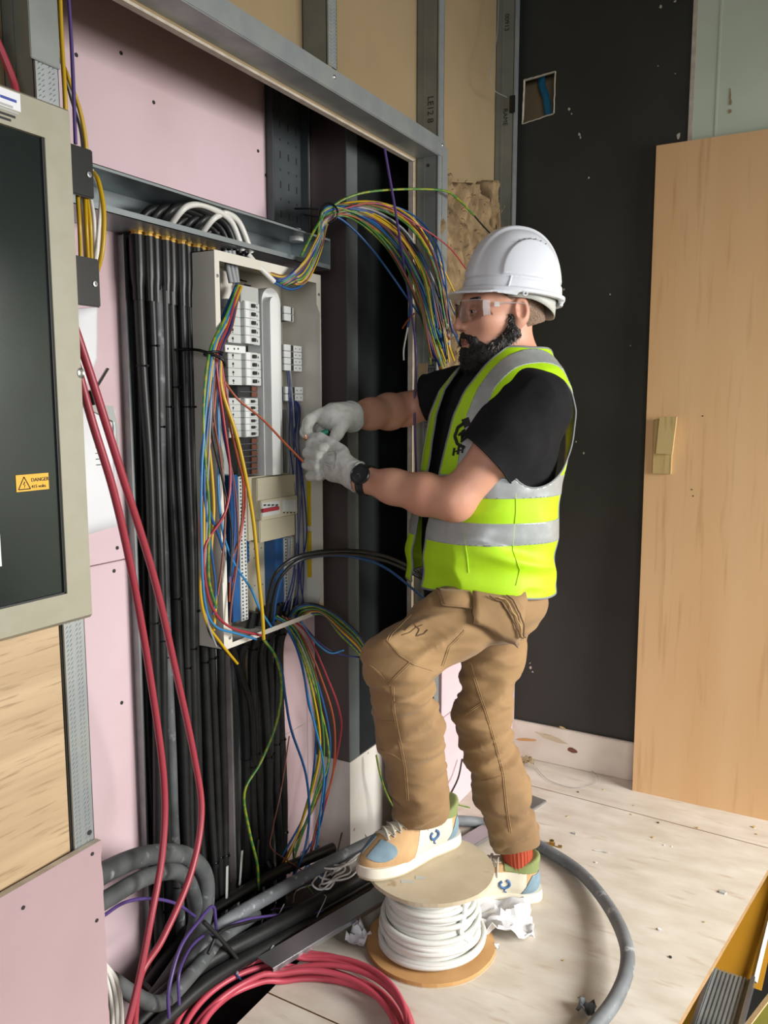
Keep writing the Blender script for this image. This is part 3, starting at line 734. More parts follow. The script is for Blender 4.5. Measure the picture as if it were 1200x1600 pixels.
# ================================================================== distribution board
PF, PBK = -1.24, -1.366
PY0, PY1, PZ0, PZ1 = 1.436, 1.852, .738, 1.640
db = thing('distribution_board', 'open white distribution board full of breakers', 'distribution board', (-1.30, 1.64, PZ0))
MB().box(PBK, PBK + .002, PY0, PY1, PZ0, PZ1).build('back_plate', 'panel_in', db)
for nm, bx in (('side', (PBK, PF, PY0, PY0 + .002, PZ0, PZ1)), ('side', (PBK, PF, PY1 - .002, PY1, PZ0, PZ1)), ('top', (PBK, PF, PY0, PY1, PZ1 - .002, PZ1)), ('bottom', (PBK, PF, PY0, PY1, PZ0, PZ0 + .002))):
    MB().box(*bx).build(nm, 'panel_white', db)
fl = MB()
for bx in ((PF, PF + .0015, PY0, PY0 + .016, PZ0 + .012, PZ1 - .022), (PF, PF + .0015, PY1 - .004, PY1, PZ0 + .012, PZ1 - .022), (PF, PF + .0015, PY0, PY1, PZ1 - .022, PZ1), (PF, PF + .0015, PY0, PY1, PZ0, PZ0 + .012)): fl.box(*bx)
fl.prism([(PF, PY1 - .0041, PZ1 - .0221), (PF, PY1 - .020, PZ1 - .0221), (PF, PY1 - .020, PZ1 - .075), (PF, PY1 - .0041, PZ1 - .10)], (.0014, 0, 0))
fl.prism([(PF, PY1 - .0041, PZ0 + .0121), (PF, PY1 - .020, PZ0 + .0121), (PF, PY1 - .020, PZ0 + .03), (PF, PY1 - .0041, PZ0 + .06)], (.0014, 0, 0))
fl.prism([(PF, PY0 + .0161, PZ0 + .0121), (PF, PY0 + .030, PZ0 + .0121), (PF, PY0 + .030, PZ0 + .04), (PF, PY0 + .0161, PZ0 + .06)], (.0014, 0, 0))
fl.build('front_flange', 'panel_white', db)
for (y, z) in ((PY0 + .008, PZ1 - .055), (PY1 - .010, PZ1 - .05), (PY0 + .020, PZ0 + .025), (PY1 - .010, PZ0 + .02)):
    MB().lathe([(.004, 0), (.004, .0012), (.0018, .0014), (.0017, .0004), (.0001, .0004)], (PF + .0015, y, z), 10, (1, 0, 0)).build('screw', 'steel', db)
def pspan(u0, u1, v0, v1, X):
    um, vm = (u0 + u1) / 2, (v0 + v1) / 2
    return at(u0, vm, X=X).y, at(u1, vm, X=X).y, at(um, v1, X=X).z, at(um, v0, X=X).z
def pbox(name, u0, u1, v0, v1, X0, X1, m, b=.0, parent=None, ref=None):
    y0, y1, z0, z1 = pspan(u0, u1, v0, v1, X1 if ref is None else ref)
    return MB().box(X0, X1, y0, y1, z0, z1, b).build(name, m, parent or db)
# breaker banks: every breaker a part with its toggle and terminals
BRM = {}
def breaker_bank(u0, u1, v0, v1, n, X1, kind):
    y0, y1, z0, z1 = pspan(u0, u1, v0, v1, X1); h = (z1 - z0) / n; w = y1 - y0
    for k in range(n):
        zc = z1 - (k + .5) * h; first = kind not in BRM
        def part(nm, mb, m, parent, loc):
            key = (kind, nm)
            if key not in BRM:
                o = mb.build(nm, m, parent); BRM[key] = o.data
            else: o = link(nm, BRM[key], parent)
            o.matrix_parent_inverse = Matrix(); o.location = loc; return o
        t = part('breaker', MB().box(-.075, -.012, 0, w, -h * .48, h * .48, .001).box(-.075, 0, w * .40, w * .78, -h * .48, h * .48, .001), 'plastic_lgrey', db, Vector((X1, y0, zc)) - db.location)
        part('terminal', MB().cyl((-.0125, w * .14, 0), (-.0112, w * .14, 0), h * .17, 10), 'plastic_dark', t, (0, 0, 0))
        part('test_hole', MB().cyl((-.0125, w * .14, -h * .3), (-.0112, w * .14, -h * .3), h * .08, 6), 'plastic_dark', t, (0, 0, 0))
        part('load_terminal', MB().cyl((-.0125, w * .9, 0), (-.0112, w * .9, 0), h * .15, 8), 'plastic_dark', t, (0, 0, 0))
        part('face_label', MB().box(0, .0006, w * .42, w * .54, -h * .44, h * .44), 'plastic_white', t, (0, 0, 0))
        part('toggle', MB().box(-.002, .006, w * .60, w * .70, -h * .22, h * .22, .001), 'plastic_dark', t, (0, 0, 0))
    BRM[kind] = True
breaker_bank(362, 412, 470, 537, 5, -1.268, 'a')
breaker_bank(363, 414, 550, 602, 4, -1.268, 'a2')
breaker_bank(364, 410, 622, 683, 6, -1.272, 'b')
pbox('spacer_block', 352, 384, 540, 551, -1.30, -1.262, 'plastic_white', .001)
for u in (356, 366, 372): 
    p = at(u, 545, X=-1.2618); MB().cyl(p, p + Vector((.0006, 0, 0)), .0024, 8).build('terminal_hole', 'plastic_dark', db)
pbox('bank_backing', 358, 418, 462, 745, -1.345, -1.335, 'plastic_grey', .001, None, -1.27)
pbox('blanking_plate', 376, 404, 448, 474, -1.33, -1.275, 'plastic_grey', .001)
# comb busbars left uncovered
for (v0, v1, n) in ((603, 621, 2), (684, 742, 6)):
    pbox('busbar_cover', 380, 418, v0, v1, -1.335, -1.308, 'plastic_dark', .001, None, -1.29)
    for k in range(n):
        vv = v0 + (v1 - v0) * (k + .5) / n
        pbox('busbar_finger', 400, 409, vv - 3.6, vv + 3.6, -1.308, -1.303, 'brown_bar', .0008, None, -1.29)
        pbox('busbar_divider', 382, 417, vv + 4.3, vv + 4.9, -1.308, -1.304, 'clear_bar', 0, None, -1.29)
# long central covers with rounded tops
def long_cover(u0, u1, v0, v1, X0, X1, m):
    y0, y1, z0, z1 = pspan(u0, u1, v0, v1, X1); r = (y1 - y0) / 2; yc = (y0 + y1) / 2
    poly = [(X0, y0, z0), (X0, y1, z0)] + [(X0, yc + r * math.cos(a), z1 - r + r * math.sin(a)) for a in np.linspace(0, math.pi, 12)]
    return MB().prism(poly, (X1 - X0, 0, 0)).build('busbar_shroud', m, db)
long_cover(411, 440, 450, 742, -1.33, -1.285, 'plastic_white')
lc = long_cover(424, 437, 464, 742, -1.284, -1.262, 'plastic_white')
y0, y1, z0, z1 = pspan(413, 424, 480, 612, -1.284)
for k in range(18):
    zz = z1 - (z1 - z0) * (k + .8) / 18
    MB().prism([(-1.2848, y0 + .003, zz), (-1.2848, y0 + .010, zz + .002), (-1.2848, y0 + .010, zz + .0042), (-1.2848, y0 + .003, zz + .0022)], (.0004, 0, 0)).build('printed_mark', 'plastic_grey', lc)
pbox('busbar_edge', 437, 441, 470, 742, -1.33, -1.287, 'clear_bar', .0006)
pbox('busbar_edge', 418, 423, 612, 742, -1.2845, -1.283, 'clear_bar', 0)
# terminal blocks on the inner side wall
def term_block(u0, u1, v0, v1, n, wide):
    y0, y1, z0, z1 = pspan(u0, u1, v0, v1, -1.285); h = (z1 - z0) / n
    for k in range(n):
        za, zb = z1 - (k + .96) * h, z1 - (k + .04) * h
        o = MB().box(-1.34, -1.285, y0, y0 + (y1 - y0) * (.34 if wide else .6), za, zb, .001).box(-1.34, -1.292, y0, y1, za, zb, .0008).build('terminal_block', 'plastic_white', db)
        MB().box(-1.2918, -1.2905, y0 + (y1 - y0) * (.36 if wide else .62), y0 + (y1 - y0) * (.55 if wide else .86), za + .0005, zb - .0005).build('toggle', 'plastic_dark', o)
        if wide:
            for f in (.68, .88):
                MB().cyl((-1.2918, y0 + (y1 - y0) * f, (za + zb) / 2), (-1.2912, y0 + (y1 - y0) * f, (za + zb) / 2), .0018, 6).build('terminal_hole', 'plastic_dark', o)
term_block(444, 462, 479, 502, 2, False)
term_block(444, 475, 539, 580, 4, True)
term_block(446, 477, 604, 627, 2, True)
pbox('warning_triangle', 391, 396, 433, 440, -1.3655, -1.3628, 'plastic_dark', 0, None, -1.30)
pbox('gland_plate', 344, 364, 424, 474, -1.35, -1.30, 'panel_white', .002)
for k, (u, v) in enumerate(((372, 425), (380, 430), (374, 436), (412, 436), (418, 443), (405, 434))):
    pbox('vent_slot', u - 5, u + 5, v - 1.2, v + 1.2, -1.364, -1.3630, 'plastic_dark', 0, None, -1.30)
# main switch housing
mh = pbox('main_switch', 386, 460, 742, 838, -1.345, -1.285, 'plastic_beige', .003)
pbox('switch_lid', 402, 463, 744, 782, -1.30, -1.268, 'plastic_beige', .002, mh)
pbox('switch_lid', 406, 461, 808, 842, -1.30, -1.270, 'plastic_beige', .002, mh)
sf = pbox('switch_face', 408, 465, 778, 808, -1.30, -1.258, 'plastic_beige', .0015, mh)
pbox('rocker_plate', 410, 438, 784, 805, -1.262, -1.2565, 'plastic_lgrey', .0006, mh)
pbox('rocker', 411, 437, 793, 799, -1.2565, -1.2505, 'w_red', .001, mh)
for k in range(4):
    pbox('pole_mark', 412 + k * 6.2, 416 + k * 6.2, 788, 790.5, -1.2566, -1.2560, 'plastic_dark', 0, mh)
    pbox('pole_cover', 442 + k * 5.4, 447 + k * 5.4, 781, 799, -1.2585, -1.2572, 'plastic_lgrey', .0004, mh)
    pbox('terminal_hole', 443 + k * 5.4, 445.2 + k * 5.4, 800, 802, -1.2585, -1.2572, 'plastic_dark', 0, mh)
pbox('mounting_plate', 386, 430, 842, 962, -1.345, -1.335, 'plastic_beige', .001, None, -1.31)
for (u, v) in ((397, 858), (408, 856), (397, 872), (398, 915), (410, 913)):
    p = at(u, v, X=-1.3345); MB().cyl(p, p + Vector((.0006, 0, 0)), .0018, 6).build('screw_hole', 'plastic_dark', db)
# neutral and earth bars with their screws
def term_bar(u0, u1, v0, v1, X1, carrier, um0, um1, n, rows=2, body='plastic_lgrey'):
    b = pbox('neutral_bar' if carrier == 'plastic_blue' else 'earth_bar', u0, u1, v0, v1, X1 - .010 if carrier == 'yellow_bar' else -1.345, X1, carrier, .0015)
    y0, y1, z0, z1 = pspan(um0, um1, v0 + 2, v1 - 2, X1)
    MB().box(X1 - .004, X1 + .004, y0, y1, z0, z1, .001).build('terminal_strip', body, b)
    k = MB()
    for i in range(n):
        for r in range(rows):
            zc = z0 + (z1 - z0) * (i + .5) / n; yc = y0 + (y1 - y0) * (r + .5) / rows
            k.cyl((X1 + .0035, yc, zc), (X1 + .0048, yc, zc), min((z1 - z0) / n * .30, .0026), 6)
    k.build('terminal_screw', 'steel' if carrier != 'plastic_blue' else 'plastic_dark', b)['kind'] = 'stuff'
    return b
term_bar(361, 374, 742, 972, -1.29, 'plastic_blue', 373, 384, 40)
term_bar(386, 388, 745, 880, -1.30, 'plastic_blue', 384, 387, 20, 1, 'plastic_blue')
term_bar(430, 447, 838, 942, -1.30, 'plastic_blue', 443, 447, 20, 1)
term_bar(449, 459, 838, 942, -1.305, 'plastic_lgrey', 450, 458, 24, 2)
for (v0, v1) in ((750, 822), (830, 902)):
    term_bar(484, 489, v0, v1, -1.275, 'yellow_bar', 489.5, 494, 18, 1, 'brass')
pbox('din_rail', 442, 449, 500, 742, -1.345, -1.335, 'steel', 0, None, -1.31)
pbox('din_rail', 455, 459, 640, 742, -1.345, -1.335, 'steel', 0, None, -1.31)

# ================================================================== coloured wires
WR = .0030
def wire(path, m, label, group=None, r=WR, n=7, sub=6, name='wire', jit=0):
    pts = [at(u + random.uniform(-jit, jit), v + random.uniform(-jit, jit), X=x) for (u, v, x) in path]
    return cable(name, pts, r, m, label, 'wire', group, n, sub)
CN = {'w_yellow': 'yellow', 'w_blue': 'blue', 'w_yg': 'green and yellow', 'w_brown': 'brown', 'w_red': 'red', 'w_orange': 'orange-brown', 'w_black': 'black', 'w_grey': 'grey', 'w_lblue': 'light blue', 'w_green': 'green', 'w_purple': 'purple', 'w_dblue': 'dark blue'}
# three grey supply tails entering the top of the board
for k, (u, e) in enumerate(((352, 361), (358, 367), (364, 371))):
    wire([(u, 392, -1.27), (u + 3, 412, -1.268), (e, 442, -1.262)], 'w_grey', 'grey cable tail entering the top corner of the board, ' + ('first of three', 'middle of three', 'last of three')[k], None, .006, 8)
# hanging bundle tied beside the board
HB = [('w_yellow', [(374, 446), (352, 500), (330, 552), (322, 640), (331, 740), (334, 800), (330, 870), (337, 930), (334, 985)], .0036),
      ('w_yellow', [(377, 448), (356, 500), (334, 552), (324, 660), (319, 780), (318, 860), (313, 920), (322, 970), (345, 1005), (371, 1037)], .0034),
      ('w_yg', [(372, 446), (350, 500), (327, 552), (318, 640), (321, 720), (327, 800), (326, 900), (338, 950)], .0032),
      ('w_blue', [(370, 444), (346, 502), (336, 552), (324, 650), (314, 730), (328, 800), (341, 835), (350, 864)], .0034),
      ('w_blue', [(371, 446), (353, 505), (338, 555), (322, 690), (320, 780), (330, 860), (337, 920), (333, 960)], .0030),
      ('w_lblue', [(369, 446), (351, 504), (340, 556), (342, 700), (341, 760), (348, 830), (366, 880), (392, 920), (405, 950), (424, 980)], .0028),
      ('w_brown', [(374, 450), (358, 505), (340, 556), (333, 640), (345, 720), (352, 800), (347, 880), (340, 930)], .0028),
      ('w_red', [(372, 450), (356, 508), (338, 558), (350, 660), (360, 740), (352, 800), (322, 850), (320, 900), (332, 950), (360, 980), (408, 993)], .0032),
      ('w_orange', [(375, 452), (360, 508), (342, 556), (334, 650), (318, 760), (312, 830), (320, 905)], .0026),
      ('w_black', [(371, 448), (352, 506), (337, 556), (331, 670), (350, 760), (362, 830), (360, 900)], .0028),
      ('w_black', [(368, 448), (348, 506), (333, 556), (318, 700), (314, 820), (318, 920), (326, 985), (350, 1015), (368, 1033)], .0026),
      ('w_dblue', [(373, 452), (360, 510), (343, 558), (347, 660), (364, 760), (366, 840), (358, 910)], .0026),
      ('w_lblue', [(368, 450), (350, 508), (331, 556), (316, 720), (315, 850), (320, 940), (336, 978), (370, 990), (401, 999)], .0028),
      ('w_brown', [(374, 454), (362, 512), (344, 560), (352, 680), (368, 770), (372, 860), (362, 940), (359, 975)], .0026),
      ('w_grey', [(370, 452), (352, 510), (335, 558), (326, 720), (322, 850), (318, 920), (324, 970), (338, 1010)], .0022)]
for i, (m, path, r) in enumerate(HB):
    n = len(path); P3 = []
    for k, (u, v) in enumerate(path):
        x = -1.262 + min(1, k / 2) * .042 + .004 * ((i * 7) % 5 - 2) * .6
        P3.append((u, v, x))
    wire(P3, m, CN[m] + ' wire hanging in the tied bundle at the near side of the board' if i not in (0, 3) else ('thick yellow wire on the outside of the tied hanging bundle' if i == 0 else 'blue wire cut short in the tied hanging bundle'), 'wires in the tied hanging bundle', r, name='bundle_wire')
wire([(344, 560, -1.222), (347, 610, -1.215), (372, 690, -1.20), (394, 800, -1.195), (404, 900, -1.195), (410, 960, -1.195), (412, 999, -1.195)], 'w_yellow', 'long yellow wire crossing in front of the main switch', None, .0044, 8)
wire([(348, 592, -1.22), (372, 624, -1.20), (410, 655, -1.185), (445, 692, -1.18), (474, 722, -1.175)], 'w_orange', 'orange-brown wire pulled taut towards the gloved hands', None, .0028)
wire([(344, 562, -1.222), (356, 650, -1.215), (372, 718, -1.22), (380, 760, -1.24), (376, 830, -1.25), (362, 880, -1.25), (358, 940, -1.255)], 'w_orange', 'orange-brown wire looping over the blue neutral bar', None, .0028)
wire([(346, 566, -1.222), (362, 660, -1.21), (378, 725, -1.235), (383, 790, -1.25), (372, 860, -1.25), (364, 910, -1.25)], 'w_red', 'thin red wire beside the main switch', None, .0024)
# tie round the hanging bundle, with its tail back to the black cables
tb = MB(); c = at(334, 553, X=-1.219); n = 16
tb.tube([c + Vector((.018 * math.cos(2 * math.pi * k / n) * .8, .026 * math.sin(2 * math.pi * k / n), .004 * math.cos(2 * math.pi * k / n))) for k in range(n + 1)], .0030, 6, 1, False)
tb.tube(smooth_path([at(278, 546, X=-1.30), at(300, 546, X=-1.27), at(318, 549, X=-1.225), at(345, 560, X=-1.2), at(352, 572, X=-1.2)]), .0034, 6)
tag(tb.build('cable_tie', 'black_shroud', None, True, 70), 'black cable tie holding the hanging wire bundle to the black cables', 'cable tie')

# fan of wires: out of the board, up through a tie and over towards the worker
random.seed(11)
cols = ['w_blue'] * 10 + ['w_yellow'] * 8 + ['w_yg'] * 6 + ['w_green'] * 4 + ['w_brown'] * 6 + ['w_orange'] * 3 + ['w_black'] * 4 + ['w_grey'] * 2 + ['w_dblue'] * 4
random.shuffle(cols)
for i, m in enumerate(cols):
    a = random.random(); b = random.random(); s = random.random()        # s: how high and far the wire arches
    us, vs_ = 392 + 48 * a, 412 + 26 * a + 6 * b
    tx, tz = 512 + random.uniform(-5, 6), 334 + random.uniform(-9, 10)
    pk = (tx + 36 + 26 * s + 6 * b, 342 - 27 * s, -1.16)
    mid = (600 + 42 * s + 6 * a, 384 - 52 * s + 8 * b, -1.10 + .02 * b)
    e1 = (642 + 44 * s + 8 * (a - .5), 450 - 62 * s + 14 * b, -1.05 + .03 * a)
    e2 = (668 + 42 * s + 14 * (b - .5), 505 - 42 * s + 40 * a, -1.025 + .03 * a)
    e3 = (e2[0] + 4 + 16 * random.random(), e2[1] + 20 + 45 * random.random(), -1.02 + .03 * a)
    path = [(us, vs_, -1.262), (440 + 12 * b, 432 + 14 * a, -1.225), (474 + 8 * a, 405 + 36 * b, -1.205), (494 + 10 * b, 372 + 18 * a, -1.20), (tx, tz, -1.195), pk, mid, e1, e2, e3]
    if i % 4 == 1: path = path[:-1]
    wire(path, m, CN[m] + ' wire in the loose fan tied above the board', 'wires in the loose fan above the board', random.choice((.0024, .0028, .0032)), name='fan_wire')
wire([(470, 400, -1.205), (497, 350, -1.198), (520, 322, -1.19), (560, 303, -1.15), (620, 296, -1.10), (688, 297, -1.04), (712, 308, -1.03), (740, 336, -1.03)], 'w_yg', 'single green and yellow wire arching above the fan towards the helmet', None, .0032)
wire([(740, 336, -1.03), (752, 350, -1.03), (765, 364, -1.03)], 'w_black', 'short black sleeved wire end beside the helmet', None, .0026)
wire([(505, 352, -1.20), (523, 338, -1.19), (556, 362, -1.16), (596, 408, -1.12), (634, 462, -1.07), (662, 500, -1.04), (690, 545, -1.03)], 'w_blue', 'single blue wire sagging lowest out of the fan', None, .0032)
wire([(520, 335, -1.19), (580, 350, -1.14), (620, 400, -1.09), (640, 450, -1.06), (640, 490, -1.05), (637, 512, -1.05)], 'w_blue', 'blue wire of the fan with a stripped white end', None, .0034)
wire([(637, 512, -1.05), (631, 545, -1.05), (631, 563, -1.05)], 'w_white', 'white stripped core hanging below the fan', None, .0022)
wire([(520, 330, -1.19), (590, 318, -1.12), (650, 350, -1.06), (700, 385, -1.02), (728, 420, -1.01)], 'w_red', 'red-brown wire reaching behind the helmet peak', None, .0022)
wire([(647, 490, -1.05), (636, 502, -1.045), (629, 513, -1.045)], 'w_orange', 'short orange-brown wire end poking out of the fan', None, .0024)
wire([(601, 232, -1.12), (618, 330, -1.09), (632, 420, -1.055), (645, 500, -1.05), (650, 560, -1.05), (648, 640, -1.052), (650, 730, -1.052), (655, 860, -1.055), (668, 935, -1.055)], 'w_purple', 'purple wire hanging straight down inside the opening', None, .0034)
ft = MB(); c = at(513, 333, X=-1.195)
ft.tube([c + Vector((.022 * math.cos(2 * math.pi * k / n), .010 * math.cos(2 * math.pi * k / n), .024 * math.sin(2 * math.pi * k / n))) for k in range(n + 1)], .0026, 6, 1, False)
ft.tube(smooth_path([at(461, 326, X=-1.345), at(485, 326, X=-1.28), at(505, 328, X=-1.21)]), .0028, 6)
ft.tube(smooth_path([at(475, 335, X=-1.33), at(490, 338, X=-1.27), at(508, 340, X=-1.21)]), .0026, 6)
tag(ft.build('cable_tie', 'black_shroud', None, True, 70), 'black cable tie gathering the fan of wires to the upper tray', 'cable tie')
wire([(388, 398, -1.262), (400, 412, -1.25), (412, 424, -1.24), (428, 440, -1.235)], 'w_white', 'white cable sheath cut back inside the top of the board', None, .0065, 8)
wire([(428, 441, -1.235), (455, 452, -1.225), (478, 440, -1.215), (490, 410, -1.205), (500, 370, -1.2), (511, 334, -1.197)], 'w_blue', 'blue wire looping lowest under the fan inside the board', None, .0036)
# thin blue wires running down the inside of the board
for i in range(7):
    u = 452 + i * 2.6
    path = [(449 + i * 2.2, 578 if i < 3 else 626, -1.288), (u + 1, 640, -1.28), (u + 4 * math.sin(i), 690, -1.272), (u + 6 + 3 * math.sin(i * 2), 740, -1.27), (u + 8 + 4 * math.cos(i), 830, -1.268), (u + 6 + 5 * math.sin(i * 3), 900, -1.27), (u + (i - 3) * 3.0, 955, -1.272)]
    wire(path, 'w_dblue' if i != 2 else 'w_grey', ('dark blue' if i != 2 else 'grey') + ' thin wire running down beside the earth bars', 'thin wires beside the earth bars', .0019, 6, name='control_wire')
for i in range(3):
    wire([(449 + i * 4, 628, -1.29), (452 + i * 4, 680, -1.285), (450 + i * 5, 742, -1.285)], 'w_grey', 'thin grey wire between the small terminal blocks and the main switch', 'thin grey wires above the main switch', .0018, 6)
# lower side of the board: arch of wires to the knee
for i in range(9):
    m = ['w_black', 'w_blue', 'w_yg', 'w_black', 'w_green', 'w_brown', 'w_yellow', 'w_dblue', 'w_yg'][i]
    o = i * 1.6
    path = [(445 + i * 4, 972 - (i % 3) * 4, -1.28), (462 + i * 3, 948 + o, -1.245), (492 + i * 2, 944 + o * 1.4, -1.215), (530, 962 + o * 2.2, -1.19), (560, 990 + o * 2.4, -1.17), (578 - i * .5, 1020 + o * 2.2, -1.155)]
    wire(path, m, CN[m] + ' wire arching from the bottom of the board to behind the knee', 'wires arching behind the knee', .0028, name='arch_wire')
wire([(414, 990, -1.27), (420, 930, -1.25), (433, 893, -1.22), (470, 868, -1.19), (540, 860, -1.16), (610, 872, -1.11), (690, 915, -1.03)], 'w_black', 'thick black wire arching from the board behind the worker, uppermost', None, .0052, 8)
wire([(421, 990, -1.27), (427, 935, -1.25), (440, 900, -1.22), (474, 873, -1.19), (540, 865, -1.16), (612, 880, -1.11), (690, 922, -1.03)], 'w_black', 'thick black wire arching just under the uppermost black one', None, .0048, 8)
wire([(426, 980, -1.27), (432, 930, -1.25), (446, 892, -1.23), (480, 872, -1.20), (540, 868, -1.165), (600, 886, -1.12), (662, 934, -1.05)], 'w_blue', 'blue wire arching from the board to behind the worker', None, .0040, 8)
# falling bundle under the board
FB = [('w_blue', [(420, 965), (445, 975), (470, 1030), (482, 1100), (494, 1150), (480, 1260), (440, 1340)]),
      ('w_yg', [(425, 962), (455, 985), (480, 1050), (494, 1120), (498, 1180), (478, 1260), (455, 1330), (430, 1372)]),
      ('w_yellow', [(430, 965), (462, 1000), (486, 1070), (500, 1150), (494, 1210), (470, 1290), (436, 1372)]),
      ('w_green', [(432, 962), (462, 985), (486, 1040), (500, 1100), (506, 1180), (490, 1250), (460, 1330)]),
      ('w_brown', [(440, 962), (468, 990), (492, 1050), (508, 1130), (512, 1200), (486, 1270), (440, 1350)]),
      ('w_yg', [(436, 965), (466, 1005), (496, 1090), (514, 1180), (496, 1240), (470, 1310), (452, 1365)]),
      ('w_blue', [(444, 965), (474, 1010), (500, 1080), (516, 1160), (508, 1230), (500, 1290), (470, 1345)]),
      ('w_orange', [(446, 965), (476, 1000), (502, 1060), (522, 1130), (520, 1210), (500, 1270), (480, 1350)]),
      ('w_lblue', [(440, 968), (466, 1020), (486, 1110), (506, 1200), (500, 1270), (492, 1330), (460, 1380)]),
      ('w_red', [(450, 965), (480, 990), (512, 1060), (530, 1110), (532, 1150), (510, 1250), (486, 1330)])]
for i, (m, path) in enumerate(FB):
    wire([(u, v, -1.275 + .06 * min(1, k / 2) - .02 * max(0, k - 3) + .003 * (i % 4)) for k, (u, v) in enumerate(path)], m, CN[m] + ' wire falling in the loose bundle below the board', 'wires falling below the board', .0029, name='falling_wire')
wire([(412, 1000, -1.22), (430, 1025, -1.215), (440, 1070, -1.22), (432, 1130, -1.23), (408, 1190, -1.24), (382, 1238, -1.245), (390, 1300, -1.25), (402, 1350, -1.26), (404, 1390, -1.26)], 'w_yg', 'long green and yellow wire trailing from the board to the floor alone', None, .0034, 8)
wire([(415, 1002, -1.22), (438, 1040, -1.215), (446, 1090, -1.22), (455, 1140, -1.23), (478, 1210, -1.235), (483, 1280, -1.235), (472, 1340, -1.235), (440, 1400, -1.24)], 'w_blue', 'long blue wire trailing from the board to the floor alone', None, .0034, 8)
wire([(470, 970, -1.25), (490, 1000, -1.22), (515, 1020, -1.20), (537, 1016, -1.19)], 'w_lblue', 'curled blue wire end with a pale tip beside the knee', None, .0026)
wire([(460, 960, -1.26), (500, 1005, -1.23), (530, 1022, -1.2), (570, 1028, -1.17)], 'w_dblue', 'dark blue wire running flat to the knee', None, .0022)
wire([(588, 1180, -1.20), (594, 1210, -1.19), (604, 1240, -1.18), (622, 1275, -1.15)], 'w_yg', 'green and yellow wire hanging behind the raised shin', None, .0030)
wire([(722, 1186, -1.04), (716, 1215, -1.03), (704, 1240, -1.02), (692, 1262, -1.02)], 'w_black', 'black wire hanging between the legs', None, .0030)
wire([(694, 1246, -1.03), (712, 1256, -1.02), (734, 1262, -1.0)], 'w_yg', 'short green and yellow wire lying between the legs', None, .0024)
wire([(452, 1150, -1.31), (440, 1230, -1.31), (425, 1300, -1.28), (424, 1325, -1.27), (450, 1345, -1.25), (475, 1362, -1.22)], 'w_brown', 'thin brown wire curling at the foot of the board cables', None, .0018, 6)

# ================================================================== red cables beside the cabinet
cable('red_cable', [at(92, 440, X=-1.04), at(138, 575, X=-1.03), at(190, 740, X=-1.03), at(240, 900, X=-1.06), at(275, 1050, X=-1.10), at(303, 1180, X=-1.12), at(315, 1270, X=-1.11), at(298, 1365, X=-1.09), at(255, 1465, X=-1.07), at(218, 1530, X=-1.06), at(208, 1640, X=-1.05)], .0066, 'red', 'red cable running from the cabinet edge to the floor, farther from the cabinet', 'cable', None, 10, 8)
cable('red_cable', [at(112, 540, X=-1.04), at(143, 655, X=-1.03), at(178, 770, X=-1.03), at(208, 905, X=-1.05), at(235, 1060, X=-1.08), at(256, 1220, X=-1.09), at(254, 1330, X=-1.08), at(235, 1440, X=-1.06), at(215, 1540, X=-1.05), at(190, 1640, X=-1.04)], .0066, 'red', 'red cable running from the cabinet edge to the floor, nearer the cabinet', 'cable', None, 10, 8)
# ================================================================== thick cables at the foot of the recess and over the deck
random.seed(21)
cable('deck_cable', [at(300, 1505, X=-1.20), at(340, 1450, X=-1.20), at(430, 1395, X=-1.18), at(520, 1345, X=-1.14), at(600, 1306, X=-1.09), at(655, 1285, X=-1.03), at(740, 1284, Z=.018), at(800, 1300, Z=.018), at(850, 1326, Z=.018), at(905, 1362, Z=.020), at(948, 1412, Z=.030), at(975, 1465, Z=.045), at(980, 1510, Z=.045), at(962, 1560, Z=.035), at(925, 1610, Z=.025), at(860, 1690, Z=.02)],
      .0165, 'dusty_grey_cable', 'thick dusty grey cable looping across the plywood deck', 'cable', None, 14, 8)
def fat(pts, r, label, m='grey_cable'):
    return cable('armoured_cable', pts, r, m, label, 'cable', None, 14, 8)
fat([at(120, 1392, X=-1.12), at(165, 1362, X=-1.14), at(225, 1338, X=-1.17), at(285, 1336, X=-1.20), at(318, 1365, X=-1.22), at(320, 1420, X=-1.22), at(300, 1490, X=-1.23), at(262, 1560, X=-1.22), at(210, 1640, X=-1.2)], .0200, 'thick dusty black cable bent over in the outer arch beside the cut board')
fat([at(120, 1432, X=-1.10), at(168, 1404, X=-1.12), at(225, 1372, X=-1.14), at(275, 1362, X=-1.18), at(298, 1385, X=-1.21), at(306, 1430, X=-1.235), at(292, 1480, X=-1.25), at(250, 1545, X=-1.25), at(190, 1620, X=-1.22)], .0165, 'dusty black cable bent over in the inner arch beside the cut board')
fat([at(150, 1520, X=-1.13), at(175, 1532, X=-1.12), at(205, 1552, X=-1.115), at(240, 1568, X=-1.115), at(268, 1556, X=-1.125), at(310, 1510, X=-1.15), at(345, 1470, X=-1.17), at(400, 1428, X=-1.19)], .0150, 'dusty black cable dipping low in front of the arches')
fat([at(180, 1640, X=-1.16), at(240, 1572, X=-1.17), at(320, 1505, X=-1.16), at(400, 1462, X=-1.14), at(480, 1420, X=-1.12), at(560, 1372, X=-1.09), at(620, 1335, X=-1.07)], .0190, 'fat black cable running along the edge of the deck', 'black_cable')
fat([at(190, 1660, X=-1.12), at(260, 1590, X=-1.13), at(330, 1530, X=-1.13), at(420, 1478, X=-1.12), at(500, 1436, X=-1.10), at(580, 1388, X=-1.075)], .0165, 'black cable lying lowest along the edge of the deck', 'black_cable')
fat([at(230, 1540, X=-1.29), at(300, 1450, X=-1.29), at(370, 1400, X=-1.28), at(440, 1360, X=-1.26), at(520, 1325, X=-1.22)], .0150, 'dark cable at the back of the recess floor', 'black_cable')
